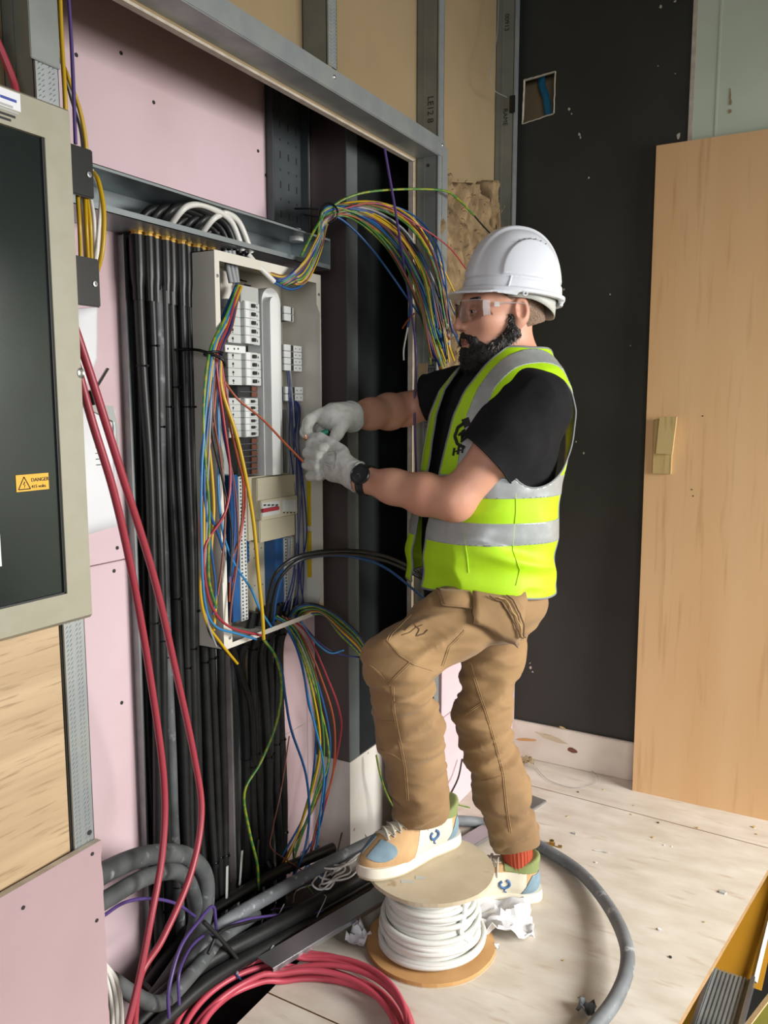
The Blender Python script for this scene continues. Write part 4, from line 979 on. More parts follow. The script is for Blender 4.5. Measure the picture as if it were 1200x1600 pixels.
fat([at(262, 1555, X=-1.18), at(300, 1500, X=-1.18), at(326, 1468, X=-1.18)], .0150, 'cut end of a thick black cable pointing up from the recess floor')
cable('purple_cable', [at(160, 1432, X=-1.12), at(195, 1410, X=-1.14), at(235, 1404, X=-1.16), at(275, 1412, X=-1.18), at(305, 1432, X=-1.2)], .0034, 'w_purple', 'purple cable crossing behind the red cables', 'cable', None, 8)
cable('purple_cable', [at(264, 1590, X=-1.08), at(264, 1545, X=-1.08), at(282, 1480, X=-1.10), at(310, 1440, X=-1.12), at(332, 1416, X=-1.15), at(337, 1440, X=-1.16), at(340, 1490, X=-1.2)], .0036, 'w_purple', 'purple cable looped up from the floor to a peak', 'cable', None, 8)
cable('purple_cable', [at(280, 1570, X=-1.09), at(280, 1520, X=-1.10), at(298, 1480, X=-1.14), at(320, 1460, X=-1.17)], .0032, 'w_purple', 'short purple cable beside the looped one', 'cable', None, 8)
cable('purple_cable', [at(330, 1460, X=-1.17), at(380, 1438, X=-1.16), at(430, 1430, X=-1.15), at(480, 1426, X=-1.11), at(545, 1420, X=-1.09)], .0030, 'w_purple', 'purple cable lying across the fat black cables', 'cable', None, 8)
cable('black_lead', [at(318, 1440, X=-1.15), at(340, 1462, X=-1.14), at(360, 1485, X=-1.13), at(375, 1505, X=-1.12)], .0048, 'black_cable', 'short black lead lying over the cut cable end', 'cable', None, 8)
cable('black_lead', [at(325, 1490, X=-1.14), at(345, 1455, X=-1.15), at(390, 1440, X=-1.16), at(430, 1428, X=-1.16)], .0040, 'black_cable', 'thin black lead running towards the fat black cable', 'cable', None, 8)
for k, (du, lb) in enumerate(((0, 'white cable hanging by the ragged board edge, nearest it'), (8, 'white cable hanging by the ragged board edge, second of three'), (15, 'white cable hanging by the ragged board edge, farthest from it'))):
    cable('white_cable', [at(155 + du * .5, 1505, X=-1.11), at(166 + du, 1530, X=-1.10), at(174 + du, 1570, X=-1.09), at(176 + du, 1630, X=-1.085)], .0042, 'w_white', lb, 'cable', None, 8)
# short lengths of scrap wire and strips in the recess
for k in range(46):
    u = random.uniform(330, 590); v = 1400 - (u - 330) * .27 + random.uniform(-16, 95)
    X = -1.09 - random.uniform(0, .20)
    p = at(u, v, X=X)
    p.z = min(max(p.z, -.12), .03)
    a = random.uniform(0, 6.28); L = random.uniform(.03, .12)
    d = Vector((math.cos(a) * .5, math.sin(a), random.uniform(-.15, .35))) * L
    m = random.choice(['w_grey', 'w_white', 'w_black', 'w_black', 'w_purple', 'w_yg', 'w_brown', 'w_grey', 'w_blue'])
    q = p + d * .5 + Vector((random.uniform(-.02, .02), random.uniform(-.02, .02), random.uniform(0, .03)))
    col = {'w_white': 'white'}.get(m) or CN[m]
    e = p + d; e.x = max(min(e.x, -1.08), -1.34)
    cable('wire_offcut', [p, q, e], random.choice((.0015, .002, .003)), m, col + ' wire offcut in the litter at the foot of the recess', 'wire offcut', 'wire offcuts in the recess', 6, 4)
for k in range(9):
    u = 345 + k * 24 + random.uniform(-8, 8); X = -1.27 - random.uniform(0, .05)
    p = at(u, 1390 - (u - 345) * .25 + random.uniform(0, 30), X=X); p.z = min(p.z, .10)
    d = Vector((random.uniform(-.02, .03), random.uniform(-.05, .05), random.uniform(.05, .13)))
    MBx = MB().tube([p - Vector((0, 0, .05)), p + d], .0045, 4, .4).build('plastic_strip', random.choice(['plastic_dark', 'plastic_grey', 'tray_dark']))
    tag(MBx, 'plastic strip offcut standing in the litter against the pink wall', 'plastic strip', 'strip offcuts by the wall')
# tangle of white flex behind the shoe
for k in range(7):
    c = at(530, 1362, X=-1.12); a0 = random.uniform(0, 6); r0 = random.uniform(.028, .06)
    pts = [c + Vector((r0 * .6 * math.cos(a0 + i * .75) + random.uniform(-.01, .01), r0 * 1.5 * math.sin(a0 + i * .75) + .01 * i * (-1) ** k, random.uniform(-.012, .012) + .004 * k)) for i in range(8)]
    cable('white_flex', pts, .0026, 'w_white', 'white flex in the tangle behind the raised shoe', 'cable', 'tangle of white flex', 6, 5)
sc_paper = MB()
def scrap(name, c, ux, uy, nu, nv, amp, m, label, cat, seed, jag=.0):
    vs = []; fs = []
    for j in range(nv + 1):
        for i in range(nu + 1):
            a, b = i / nu - .5, j / nv - .5
            q = Vector(c) + Vector(ux) * a + Vector(uy) * b
            h = noise.fractal(Vector((a * 3.2 + seed, b * 3.2, seed)), .8, 2.1, 3)
            ridge = abs(noise.noise(Vector((a * 5 + seed * 2, b * 5, 1))))
            q += Vector((0, 0, max(0, amp * (.55 + .9 * h) - amp * 1.3 * ridge + amp * .25)))
            q += Vector((random.uniform(-1, 1), random.uniform(-1, 1), 0)) * jag
            vs.append(q)
    for j in range(nv):
        for i in range(nu):
            k = j * (nu + 1) + i; fs.append((k, k + 1, k + nu + 2, k + nu + 1))
    o = MB().add(vs, fs).build(name, m, None, True, 25)
    md = o.modifiers.new('thick', 'SOLIDIFY'); md.thickness = .0012; md.offset = 1
    return tag(o, label, cat)
pc_ = at(758, 1440, Z=.006)
scrap('paper_bag', pc_, (.21, .10, 0), (-.07, .14, 0), 18, 14, .030, 'paper', 'crumpled white paper on the deck beside the cable drum', 'paper', 3.3, .004)
scrap('paper_scrap', at(775, 1480, Z=.002), (.014, .004, 0), (-.004, .012, 0), 4, 4, .008, 'paper', 'tiny white paper scrap beside the cable drum', 'paper scrap', 5.1)
scrap('tissue_scrap', at(560, 1468, Z=.004), (.05, .0, 0), (0, .05, 0), 6, 6, .03, 'paper', 'crumpled white tissue under the metal lid', 'tissue', 7.7, .003)
scrap('tape_scrap', at(917, 1580, Z=.002), (.035, .0, 0), (0, .035, 0), 6, 6, .02, 'dusty_grey_cable', 'crumpled grey tape beside the thick deck cable', 'tape', 9.2, .003)

# ================================================================== metal trunking lid lying from the coil to the far side of the deck
ld = thing('trunking_lid', 'long silver metal trunking lid lying along the deck behind the drum', 'trunking lid', at(600, 1395, Z=.02))
A, B = at(414, 1505, Z=.052), at(842, 1247, Z=.006)
d = (B - A).normalized(); w = Vector((d.y, -d.x, 0)).normalized(); upv = w.cross(d) * -1
if upv.z < 0: upv = -upv
wdt = .027
MB().prism([A - w * wdt, A + w * wdt, B + w * wdt, B - w * wdt], upv * .0016).build('plate', 'alu', ld)
for s in (-1, 1):
    MB().prism([A + w * wdt * s, B + w * wdt * s, B + w * wdt * s - upv * .011, A + w * wdt * s - upv * .011], w * .0016 * s).build('lip', 'alu', ld)

# ================================================================== coil of pink-red cable
cc = at(462, 1640, Z=.0); cc = Vector((-.905, 1.235, .0))
co = thing('cable_coil', 'coil of pinkish red cable at the edge of the deck', 'cable coil', cc)
for k in range(8):
    R0 = .205 + .012 * (k % 4) + .006 * math.sin(k * 2.1); zz = .010 + .010 * (k // 2)
    ox, oy = .018 * math.sin(k * 1.7), .02 * math.cos(k * 2.3)
    pts = []
    for i in range(40):
        a = 2 * math.pi * i / 40
        x = cc.x + ox + R0 * 1.02 * math.cos(a); y = cc.y + oy + R0 * 1.04 * math.sin(a)
        z = zz + .008 * math.sin(a * 2 + k) + (.010 if x < -1.06 else 0)
        pts.append((x, y, max(.0075, z)))
    pts.append(pts[0])
    MB().tube(smooth_path(pts, 3), .0066, 9, 1, False).build('coil_turn', 'pinkred', co, True, 70)

# ================================================================== cable drum used as a step
DC = Vector((-.820, 1.679, 0)); DH = .200
drm = thing('cable_drum', 'cable drum wound with white cable, used as a step', 'cable drum', DC)
def flange(z0, z1, R, m, name, seed):
    vs = []; n = 56
    mb = MB(); pr = []
    for i in range(n):
        a = 2 * math.pi * i / n; r = R * (1 + .012 * noise.noise((math.cos(a) * 2 + seed, math.sin(a) * 2, 0)) + .006 * noise.noise((math.cos(a) * 9, math.sin(a) * 9, seed)))
        pr.append((DC.x + r * math.cos(a), DC.y + r * math.sin(a), z0))
    mb.prism(pr, (0, 0, z1 - z0)); return mb.build(name, m, drm)
tf = flange(DH - .010, DH, .151, 'drum_board', 'top_flange', 1.0)
flange(.001, .010, .156, 'drum_board2', 'bottom_flange', 4.0)
flange(.0, .0012, .158, 'drum_board', 'bottom_lining', 4.0)
MB().lathe([(.116, .012), (.113, .06), (.100, .12), (.088, DH - .012)], DC, 32).build('core', 'cable_white', drm, True)
for (dx, dy, sx, sy) in ((-.02, -.085, .014, .006), (.0, -.055, .012, .006)):
    c = DC + Vector((dx, dy, DH + .0004)); MB().obox(c, Vector((.6, .3, 0)).normalized() * sx, Vector((-.3, .6, 0)).normalized() * sy, Vector((0, 0, .0004))).build('staple_mark', 'plastic_grey', tf)
nt = 15
for k in range(nt):
    f = k / (nt - 1); z = .021 + f * (DH - .048)
    R0 = .122 - .030 * f ** 1.1 + .004 * math.sin(k * 2.4)
    tl = .010 * math.sin(k * 1.9 + .5); ph = k * .9; pts = []
    for i in range(49):
        a = 2 * math.pi * i / 48
        pts.append((DC.x + (R0 + .003 * math.sin(2 * a + k)) * math.cos(a) + .004 * math.cos(ph), DC.y + (R0 + .003 * math.sin(2 * a + k)) * math.sin(a) + .004 * math.sin(ph), z + tl * math.cos(a - ph)))
    MB().tube(pts, .0066, 8, 1.0, False).build('cable_turn', 'cable_white', drm, True, 70)
MB().tube(smooth_path([DC + Vector((.117, -.01, .05)), DC + Vector((.100, -.045, .09)), DC + Vector((.102, -.03, .13)), DC + Vector((.088, .02, DH - .012))]), .0058, 8, 1.3).build('cable_end', 'cable_white', drm, True)

# ================================================================== small litter on the deck
bg_ = thing('brass_gland', 'small brass cable gland lying beside the thick deck cable', 'cable gland', at(862, 1320, Z=0))
MB().lathe([(.003, 0), (.010, 0), (.010, .006), (.007, .007), (.007, .014), (.003, .014)], at(862, 1320, Z=.0005), 8).build('body', 'brass', bg_, True, 30)
MB().cyl(at(872, 1322, Z=.004), at(878, 1323, Z=.004), .004, 8).build('nut', 'brass', bg_)
random.seed(5)
for k, (u, v, L, m) in enumerate(((897, 1302, 8, 'plastic_grey'), (887, 1275, 5, 'wood'), (1028, 1285, 6, 'plastic_dark'), (940, 1331, 26, 'w_white'), (932, 1347, 5, 'w_white'), (1130, 1394, 14, 'plastic_grey'), (1030, 1452, 8, 'paper'), (1048, 1495, 5, 'plastic_dark'), (903, 1237, 4, 'plastic_dark'), (943, 1233, 4, 'wood'), (1038, 1320, 4, 'paper'), (1050, 1322, 3, 'paper'), (1020, 1308, 5, 'wood'), (986, 1272, 4, 'wood'), (1090, 1293, 6, 'wood'), (1178, 1292, 8, 'wood'), (990, 1258, 3, 'wood'), (1100, 1440, 3, 'wood'), (880, 1500, 3, 'wood'), (905, 1558, 3, 'wood'), (1182, 1303, 5, 'wood'))):
    p = at(u, v, Z=.0022); a = random.uniform(0, 3.1); l = L * .0009
    mm = 'offcut' if m == 'wood' else m
    if L > 20: o = MB().tube([p + Vector((-.022, 0, 0)), p + Vector((0, .004, 0)), p + Vector((.02, .003, .002))], .0018, 6).build('debris_chip', mm)
    else: o = MB().prism([p + Vector((math.cos(a + i * 1.2566) * l * random.uniform(.5, 1.3), math.sin(a + i * 1.2566) * l * random.uniform(.4, 1), -.002)) for i in range(5)], (0, 0, .0016 + .0002 * L)).build('debris_chip', mm)
    tag(o, {'wood': 'tiny wood splinter lying on the plywood deck', 'paper': 'tiny white paper chip lying on the plywood deck', 'w_white': 'short white plastic strip on the plywood deck' if L > 20 else 'small white plastic chip on the plywood deck', 'plastic_grey': 'small grey scrap of tape on the plywood deck', 'plastic_dark': 'small dark plug lying on the plywood deck'}[m], 'debris', 'litter on the deck')
# loop of thin wire by the end wall and a crumpled brown scrap
cable('wire_loop', [at(838, 1200, Z=.004), at(856, 1218, Z=.004), at(890, 1230, Z=.004), at(920, 1228, Z=.006), at(935, 1218, Z=.008), at(925, 1205, Z=.006), at(905, 1200, Z=.004)], .0009, 'w_grey', 'thin wire loop lying in the corner by the baseboard', 'wire', None, 5)
scrap('cardboard_scrap', at(822, 1196, Z=.004), (.05, .02, 0), (-.01, .03, 0), 6, 5, .03, 'brown_board', 'crumpled brown scrap in the corner by the baseboard', 'scrap', 2.2, .003)
cable('tie_wire', [at(779, -10, X=-1.075), at(776, 60, X=-1.06), at(766, 110, X=-1.055), at(772, 140, X=-1.055), at(792, 152, X=-1.06)], .0012, 'w_grey', 'thin wire looping down the corner stud', 'wire', None, 5)
MB_ = MB().box(-1.075, -1.056, 2.755, 2.763, 2.28, 2.335, .002).build('black_clip', 'black_plastic'); tag(MB_, 'black clip on the corner stud', 'clip')
# ================================================================== THE WORKER
from mathutils.bvhtree import BVHTree
M['skin'] = mat('skin', 'd09c83', .5, col2='c78f76', scale=9, sss=.12, bump=.05, bscale=220)
M['lip'] = mat('lips', '9a5a52', .45)
M['eye_white'] = mat('eye_white', 'b3a99f', .2)
M['iris'] = mat('iris', '2a1c14', .15)
M['hair'] = mat('short_hair', '6b5647', .8, col2='8d7460', scale=260, lo=.4, hi=.6, bump=.3, bscale=400)
M['brow'] = mat('eyebrow', '1c1512', .8)
M['beard'] = mat('beard', '14110f', .62, col2='1d1917', scale=120, bump=.6, bscale=260)
M['beard_grey'] = mat('beard_grey_hair', '9a9186', .6)
M['helmet'] = mat('white_helmet_shell', 'dfe3ea', .3, coat=.25)
M['harness'] = mat('helmet_harness', 'b9bbb4', .5)
M['tee'] = mat('black_t_shirt', '131316', .9, col2='18181b', scale=40, spec=.25, bump=.12, bscale=500)
M['vest'] = mat('fluorescent_vest', 'b6e60a', .62, col2='aede08', scale=12, bump=.10, bscale=600)
M['reflect'] = mat('reflective_tape', '9fa4a3', .38, .25, col2='a9aead', scale=50, bump=.05, bscale=700)
M['binding'] = mat('vest_binding', '7c7f80', .7)
M['trouser'] = mat('tan_work_trousers', '8a6c48', .82, col2='96774f', scale=7, detail=7, sheen=.1, bump=.12, bscale=420, col3='7c603f', scale3=5, lo3=.55, hi3=.7)
M['trouser_seam'] = mat('trouser_stitching', 'a98b5f', .8)
M['trouser_dark'] = mat('trouser_emboss', '5d472e', .85)
M['glove'] = mat('grey_knit_glove', 'bdbcb6', .85, col2='cdccc7', scale=60, bump=.35, bscale=420, col3='9a9a94', scale3=18, lo3=.55, hi3=.7)
M['glove_cuff'] = mat('glove_cuff', 'b5b8b4', .85, bump=.4, bscale=300)
M['watch'] = mat('watch_black', '17181a', .35)
M['watch_glass'] = mat('watch_dial', '26292c', .12)
M['sock'] = mat('rust_sock', 'b04a2c', .85, col2='a14226', scale=60, stretch=(1, 1, .1), bump=.4, bscale=200)
M['shoe_tan'] = mat('shoe_tan_suede', 'b89468', .85, col2='c09d72', scale=40, bump=.1, bscale=300)
M['shoe_cream'] = mat('shoe_cream_leather', 'd5cdb8', .6)
M['shoe_blue'] = mat('shoe_blue_suede', '6f8794', .85, col2='7b929e', scale=50)
M['shoe_green'] = mat('shoe_green_lining', '7f8a55', .85)
M['shoe_sole'] = mat('shoe_sole_rubber', 'dcd5c4', .6)
M['shoe_out'] = mat('shoe_outsole', 'b9ad92', .7)
M['lace'] = mat('shoe_laces', 'b3ad9f', .8)
M['logo_blue'] = mat('logo_blue', '41648f', .6)
M['tool_green'] = mat('tool_green_grip', '1d7a66', .4)
def clear_mat():
    m = bpy.data.materials.new('clear_lens'); m.use_nodes = True; nt = m.node_tree; N = nt.nodes
    N.remove(N['Principled BSDF']); out = N['Material Output']
    t = N.new('ShaderNodeBsdfTransparent'); t.inputs[0].default_value = (.93, .95, .96, 1)
    g = N.new('ShaderNodeBsdfGlossy'); g.inputs['Roughness'].default_value = .06; g.inputs[0].default_value = (1, 1, 1, 1)
    lw = N.new('ShaderNodeLayerWeight'); lw.inputs[0].default_value = .35
    mx = N.new('ShaderNodeMixShader'); nt.links.new(lw.outputs['Fresnel'], mx.inputs[0]); nt.links.new(t.outputs[0], mx.inputs[1]); nt.links.new(g.outputs[0], mx.inputs[2])
    nt.links.new(mx.outputs[0], out.inputs[0]); return m
M['clear'] = clear_mat()
M['clear_rim'] = mat('clear_plastic_rim', 'dfe4e6', .15, alpha=.4)

# ---- signed-distance modelling kit
def _v(a): return np.asarray(a, dtype=np.float32)
def cone(P, a, b, ra, rb):
    a, b = _v(a), _v(b); ab = b - a; L2 = float(ab @ ab); pa = P - a
    t = np.clip((pa @ ab) / L2, 0, 1)
    return np.sqrt(((pa - t[:, None] * ab) ** 2).sum(1)) - (ra + (rb - ra) * t)
def ell(P, c, r):
    q = (P - _v(c)); k0 = np.sqrt(((q / _v(r)) ** 2).sum(1)) + 1e-9; k1 = np.sqrt(((q / (_v(r) ** 2)) ** 2).sum(1)) + 1e-9
    return k0 * (k0 - 1) / k1
def smin(a, b, k):
    h = np.maximum(k - np.abs(a - b), 0) / k
    return np.minimum(a, b) - h * h * k * .25
def smax(a, b, k): return -smin(-a, -b, k)
def chain(P, pts, rs, k=.01):
    d = None
    for i in range(len(pts) - 1):
        e = cone(P, pts[i], pts[i + 1], rs[i], rs[i + 1]); d = e if d is None else smin(d, e, k)
    return d
def surfnet(fn, lo, hi, h):
    lo, hi = np.array(lo, float), np.array(hi, float)
    n = np.maximum(np.ceil((hi - lo) / h).astype(int) + 1, 3)
    ax = [(lo[i] + h * np.arange(n[i])).astype(np.float32) for i in range(3)]
    F = np.empty(n, np.float32); yz = np.stack(np.meshgrid(ax[1], ax[2], indexing='ij'), -1).reshape(-1, 2)
    step = max(1, int(400000 // len(yz)))
    for i in range(0, n[0], step):
        xs = ax[0][i:i + step]
        P = np.empty((len(xs) * len(yz), 3), np.float32); P[:, 0] = np.repeat(xs, len(yz)); P[:, 1:] = np.tile(yz, (len(xs), 1))
        F[i:i + step] = fn(P).reshape(len(xs), n[1], n[2])
    I = F < 0
    c = np.zeros(n - 1, np.int8)
    S = lambda A, o: A[o[0]:n[0] - 1 + o[0], o[1]:n[1] - 1 + o[1], o[2]:n[2] - 1 + o[2]]
    offs = [(i, j, k) for i in (0, 1) for j in (0, 1) for k in (0, 1)]
    for o in offs: c += S(I, o)
    act = (c > 0) & (c < 8); cells = np.argwhere(act); idx = np.full(n - 1, -1, np.int64); idx[act] = np.arange(len(cells))
    acc = np.zeros((len(cells), 3)); cnt = np.zeros(len(cells))
    for a in offs:
        for d in range(3):
            if a[d] == 0:
                b = list(a); b[d] = 1
                pa = cells + a; pb = cells + b
                fa = F[pa[:, 0], pa[:, 1], pa[:, 2]]; fb = F[pb[:, 0], pb[:, 1], pb[:, 2]]
                m = (fa < 0) != (fb < 0); t = fa[m] / (fa[m] - fb[m])
                q = pa[m].astype(float); q[:, d] += t; acc[m] += q; cnt[m] += 1
    V = lo + h * (acc / cnt[:, None])
    Q = []
    for d in range(3):
        e, f = (d + 1) % 3, (d + 2) % 3
        sl0 = [slice(None)] * 3; sl1 = [slice(None)] * 3; sl0[d] = slice(0, -1); sl1[d] = slice(1, None)
        ch = np.argwhere(I[tuple(sl0)] != I[tuple(sl1)])
        ch = ch[(ch[:, e] > 0) & (ch[:, f] > 0) & (ch[:, e] < n[e] - 1) & (ch[:, f] < n[f] - 1)]
        def cell(de, df):
            q = ch.copy(); q[:, e] += de; q[:, f] += df; return idx[q[:, 0], q[:, 1], q[:, 2]]
        q = np.stack([cell(-1, -1), cell(0, -1), cell(0, 0), cell(-1, 0)], 1)
        ins = I[ch[:, 0], ch[:, 1], ch[:, 2]]
        q[~ins] = q[~ins][:, ::-1]; Q.append(q)
    return V, np.concatenate(Q)
def tris(Q): return np.concatenate([Q[:, [0, 1, 2]], Q[:, [0, 2, 3]]])
def normals(V, T):
    n = np.cross(V[T[:, 1]] - V[T[:, 0]], V[T[:, 2]] - V[T[:, 0]]); N = np.zeros_like(V)
    for k in range(3): np.add.at(N, T[:, k], n)
    return N / (np.linalg.norm(N, axis=1, keepdims=True) + 1e-12)
def clip(V, T, g):
    """keep the part of a triangle mesh where g < 0, cutting triangles along g = 0"""
    keep = g < 0; k = keep[T].sum(1)
    out = [T[k == 3]]; V = list(map(tuple, V)); new = {}; extra = []
    def mid(a, b):
        key = (min(a, b), max(a, b))
        if key not in new:
            t = g[a] / (g[a] - g[b]); A, B = V[a], V[b]
            V.append(tuple(A[i] + (B[i] - A[i]) * t for i in range(3))); new[key] = len(V) - 1
        return new[key]
    for t in T[(k == 1) | (k == 2)]:
        t = [int(x) for x in t]
        while not (keep[t[0]] != keep[t[1]] and keep[t[0]] != keep[t[2]]): t = t[1:] + t[:1]
        a, b, c = t; ab, ac = mid(a, b), mid(a, c)
        if keep[a]: extra.append((a, ab, ac))
        else: extra.append((ab, b, c)); extra.append((ab, c, ac))
    T2 = np.concatenate(out + ([np.array(extra)] if extra else []))
    V = np.array(V); u = np.unique(T2); r = np.full(len(V), -1); r[u] = np.arange(len(u))
    return V[u], r[T2]
def mesh_obj(name, V, Fc, m, parent, smooth=True, solid=0.0):
    me = bpy.data.meshes.new(name); me.from_pydata(V.tolist(), [], Fc.tolist())
    me.materials.append(M[m])
    if smooth: me.polygons.foreach_set('use_smooth', [True] * len(me.polygons))
    me.update(); o = link(name, me, parent)
    if solid:
        md = o.modifiers.new('thick', 'SOLIDIFY'); md.thickness = solid; md.offset = -1
    return o
def relax(V, T, it=2, lam=.5):
    E = np.concatenate([T[:, [0, 1]], T[:, [1, 2]], T[:, [2, 0]]])
    for _ in range(it):
        A = np.zeros_like(V); c = np.zeros(len(V))
        np.add.at(A, E[:, 0], V[E[:, 1]]); np.add.at(A, E[:, 1], V[E[:, 0]]); np.add.at(c, E[:, 0], 1); np.add.at(c, E[:, 1], 1)
        V = V + lam * (A / c[:, None] - V)
    return V
def boundary_tube(V, T, r, name, m, parent, side=5):
    E = np.concatenate([T[:, [0, 1]], T[:, [1, 2]], T[:, [2, 0]]]); from collections import Counter
    cnt = Counter(tuple(sorted(e)) for e in E.tolist()); nxt = {}
    for e in E.tolist():
        if cnt[tuple(sorted(e))] == 1: nxt.setdefault(e[0], []).append(e[1])
    mb = MB(); seen = set()
    for s in list(nxt):
        if s in seen: continue
        loop = [s]; seen.add(s); c = s
        while c in nxt and nxt[c]:
            c = nxt[c].pop(); 
            if c == s: break
            if c in seen: break
            seen.add(c); loop.append(c)
        if len(loop) < 12: continue
        P = V[loop]
        for _ in range(6): P = .5 * P + .25 * (np.roll(P, 1, 0) + np.roll(P, -1, 0))
        P = P[::3]; pts = [Vector(p) for p in P]; pts.append(pts[0])
        MB().tube(pts, r, side, 1, False).build(name, m, parent, True, 80)

# ---- body frame: f = the way he faces, l = his left, z up
MO = at(785, 925, t=2.11); MO.z = 0
Fv = np.array([-_c, -_s, 0]); Lv = np.array([_s, -_c, 0]); Zv = np.array([0, 0, 1.0]); MOn = np.array(MO)
def toL(p): q = np.array(p) - MOn; return np.array([q @ Fv, q @ Lv, q[2]])
def toW(V): V = np.asarray(V); return MOn + V[:, [0]] * Fv + V[:, [1]] * Lv + V[:, [2]] * Zv
def J(u, v, t): return toL(at(u, v, t=t))
def JU(u, v, t):
    b = -(v - 800) / FPX; return toL(at(u, v, t=t * .9796 / (_ct + b * _st)))
man = thing('person', 'worker in a white helmet and yellow vest wiring the board', 'person', MO)

PSI = math.radians(22)
tz = np.array([.60, .83, .95, 1.08, 1.20, 1.28, 1.34, 1.385, 1.425, 1.46, 1.52])
tc = np.array([.045, .054, .055, .048, .031, .022, .012, .000, -.010, -.014, -.010])
ta = np.array([.170, .188, .194, .200, .206, .205, .190, .152, .098, .064, .056])
tb_ = np.array([.125, .147, .152, .150, .145, .138, .124, .104, .084, .068, .060])
def torso_xyz(P):
    cz = np.interp(P[:, 2], tz, tc); x0 = P[:, 0] - cz; y0 = P[:, 1]
    return x0 * math.cos(PSI) + y0 * math.sin(PSI), -x0 * math.sin(PSI) + y0 * math.cos(PSI), P[:, 2]
def torso(P, grow=0.0):
    x, y, z = torso_xyz(P); a = np.interp(z, tz, ta) + grow; b = np.interp(z, tz, tb_) + grow
    e = 2.35
    k = (np.abs(x / b) ** e + np.abs(y / a) ** e) ** (1 / e)
    return (k - 1) * np.minimum(a, b) * .9
shL, shR = JU(838, 636, 1.935), JU(752, 606, 2.275)
elL, wrL = JU(709, 783, 1.915), J(566, 749, 2.0)
elR, wrR = JU(632, 640, 2.40), J(548, 651, 2.14)
neckB, HOl = JU(806, 575, 2.11), JU(782, 492, 2.10)

# ---- head frame
HYAW, HPIT = math.radians(17), math.radians(5)
def frame(yaw, pit):
    x = np.array([math.cos(yaw) * math.cos(pit), math.sin(yaw) * math.cos(pit), -math.sin(pit)])
    y = np.array([-math.sin(yaw), math.cos(yaw), 0]); return np.stack([x, y, np.cross(x, y)])
HR = frame(HYAW, HPIT).astype(np.float32)
def toH(P): return (P - HOl.astype(np.float32)) @ HR.T
def fromH(V): return toW(np.asarray(V) @ HR + HOl)
def head_sdf(P):
    H = toH(P); S = H.copy(); S[:, 1] = np.abs(S[:, 1])
    d = ell(S, (-.012, 0, .040), (.094, .074, .078))
    d = smin(d, ell(S, (.030, 0, -.020), (.070, .063, .088)), .04)
    d = smin(d, ell(S, (.036, 0, -.080), (.058, .052, .042)), .03)
    d = smin(d, cone(S, (.076, 0, .030), (.064, .046, .028), .015, .012), .02)
    d = smin(d, ell(S, (.055, .046, -.014), (.026, .020, .020)), .025)
    d = smax(d, -ell(S, (.098, .032, .010), (.020, .020, .013)), .014)
    d = smin(d, ell(S, (.073, .032, .009), (.0120, .017, .0135)), .004)
    d = smin(d, cone(S, (.090, 0, .022), (.113, 0, -.020), .007, .0115), .012)
    d = smin(d, ell(S, (.101, .0125, -.024), (.011, .008, .008)), .008)
    d = smin(d, ell(S, (.083, 0, -.058), (.018, .024, .018)), .02)
    d = smax(d, -cone(S, (.107, 0, -.0595), (.090, .022, -.0615), .0035, .002), .006)
    ear = ell(S, (-.018, .079, .000), (.020, .011, .034)); ear = smin(ear, ell(S, (-.008, .074, -.030), (.011, .008, .012)), .01)
    ear = smax(ear, -ell(S, (-.013, .090, .003), (.0125, .012, .021)), .004)
    ear = smin(ear, ell(S, (-.004, .076, -.003), (.006, .007, .008)), .006)
    d = smin(d, ear, .010)
    return d
def body_sdf(P):
    d = smin(head_sdf(P), chain(P, [HOl + HR.T @ np.array([-.020, 0, -.045]), neckB + np.array([-.004, 0, -.02])], [.054, .062], .01), .03)
    d = smin(d, smax(torso(P, -.028), P[:, 2] - 1.44, .03), .03)
    d = smin(d, chain(P, [shL, .5 * (shL + elL), elL], [.058, .051, .043], .02), .03)
    d = smin(d, chain(P, [shR, .5 * (shR + elR), elR], [.056, .050, .043], .02), .03)
    for e, w in ((elL, wrL), (elR, wrR)):
        d = smin(d, chain(P, [e, e + .30 * (w - e), e + .65 * (w - e), w, w + .12 * (w - e)], [.041, .0455, .0375, .0275, .024], .03), .03)
    d = smin(d, cone(P, elL + _v((-.012, 0, -.008)), elL + _v((.0, 0, 0)), .030, .03), .02)
    return d
zc_ = float(neckB[2] + .015)
V1, Q1 = surfnet(lambda P: np.maximum(body_sdf(P), zc_ - .006 - P[:, 2]), (HOl[0] - .14, HOl[1] - .12, zc_ - .02), (HOl[0] + .15, HOl[1] + .12, HOl[2] + .15), .0027)
V2, Q2 = surfnet(lambda P: np.maximum(body_sdf(P), P[:, 2] - zc_ - .004), (-.19, -.36, .78), (.50, .36, zc_ + .02), .0052)
VB = np.concatenate([toW(V1), toW(V2)]); QB = np.concatenate([Q1, Q2 + len(V1)])
mesh_obj('body', VB, QB, 'skin', man)

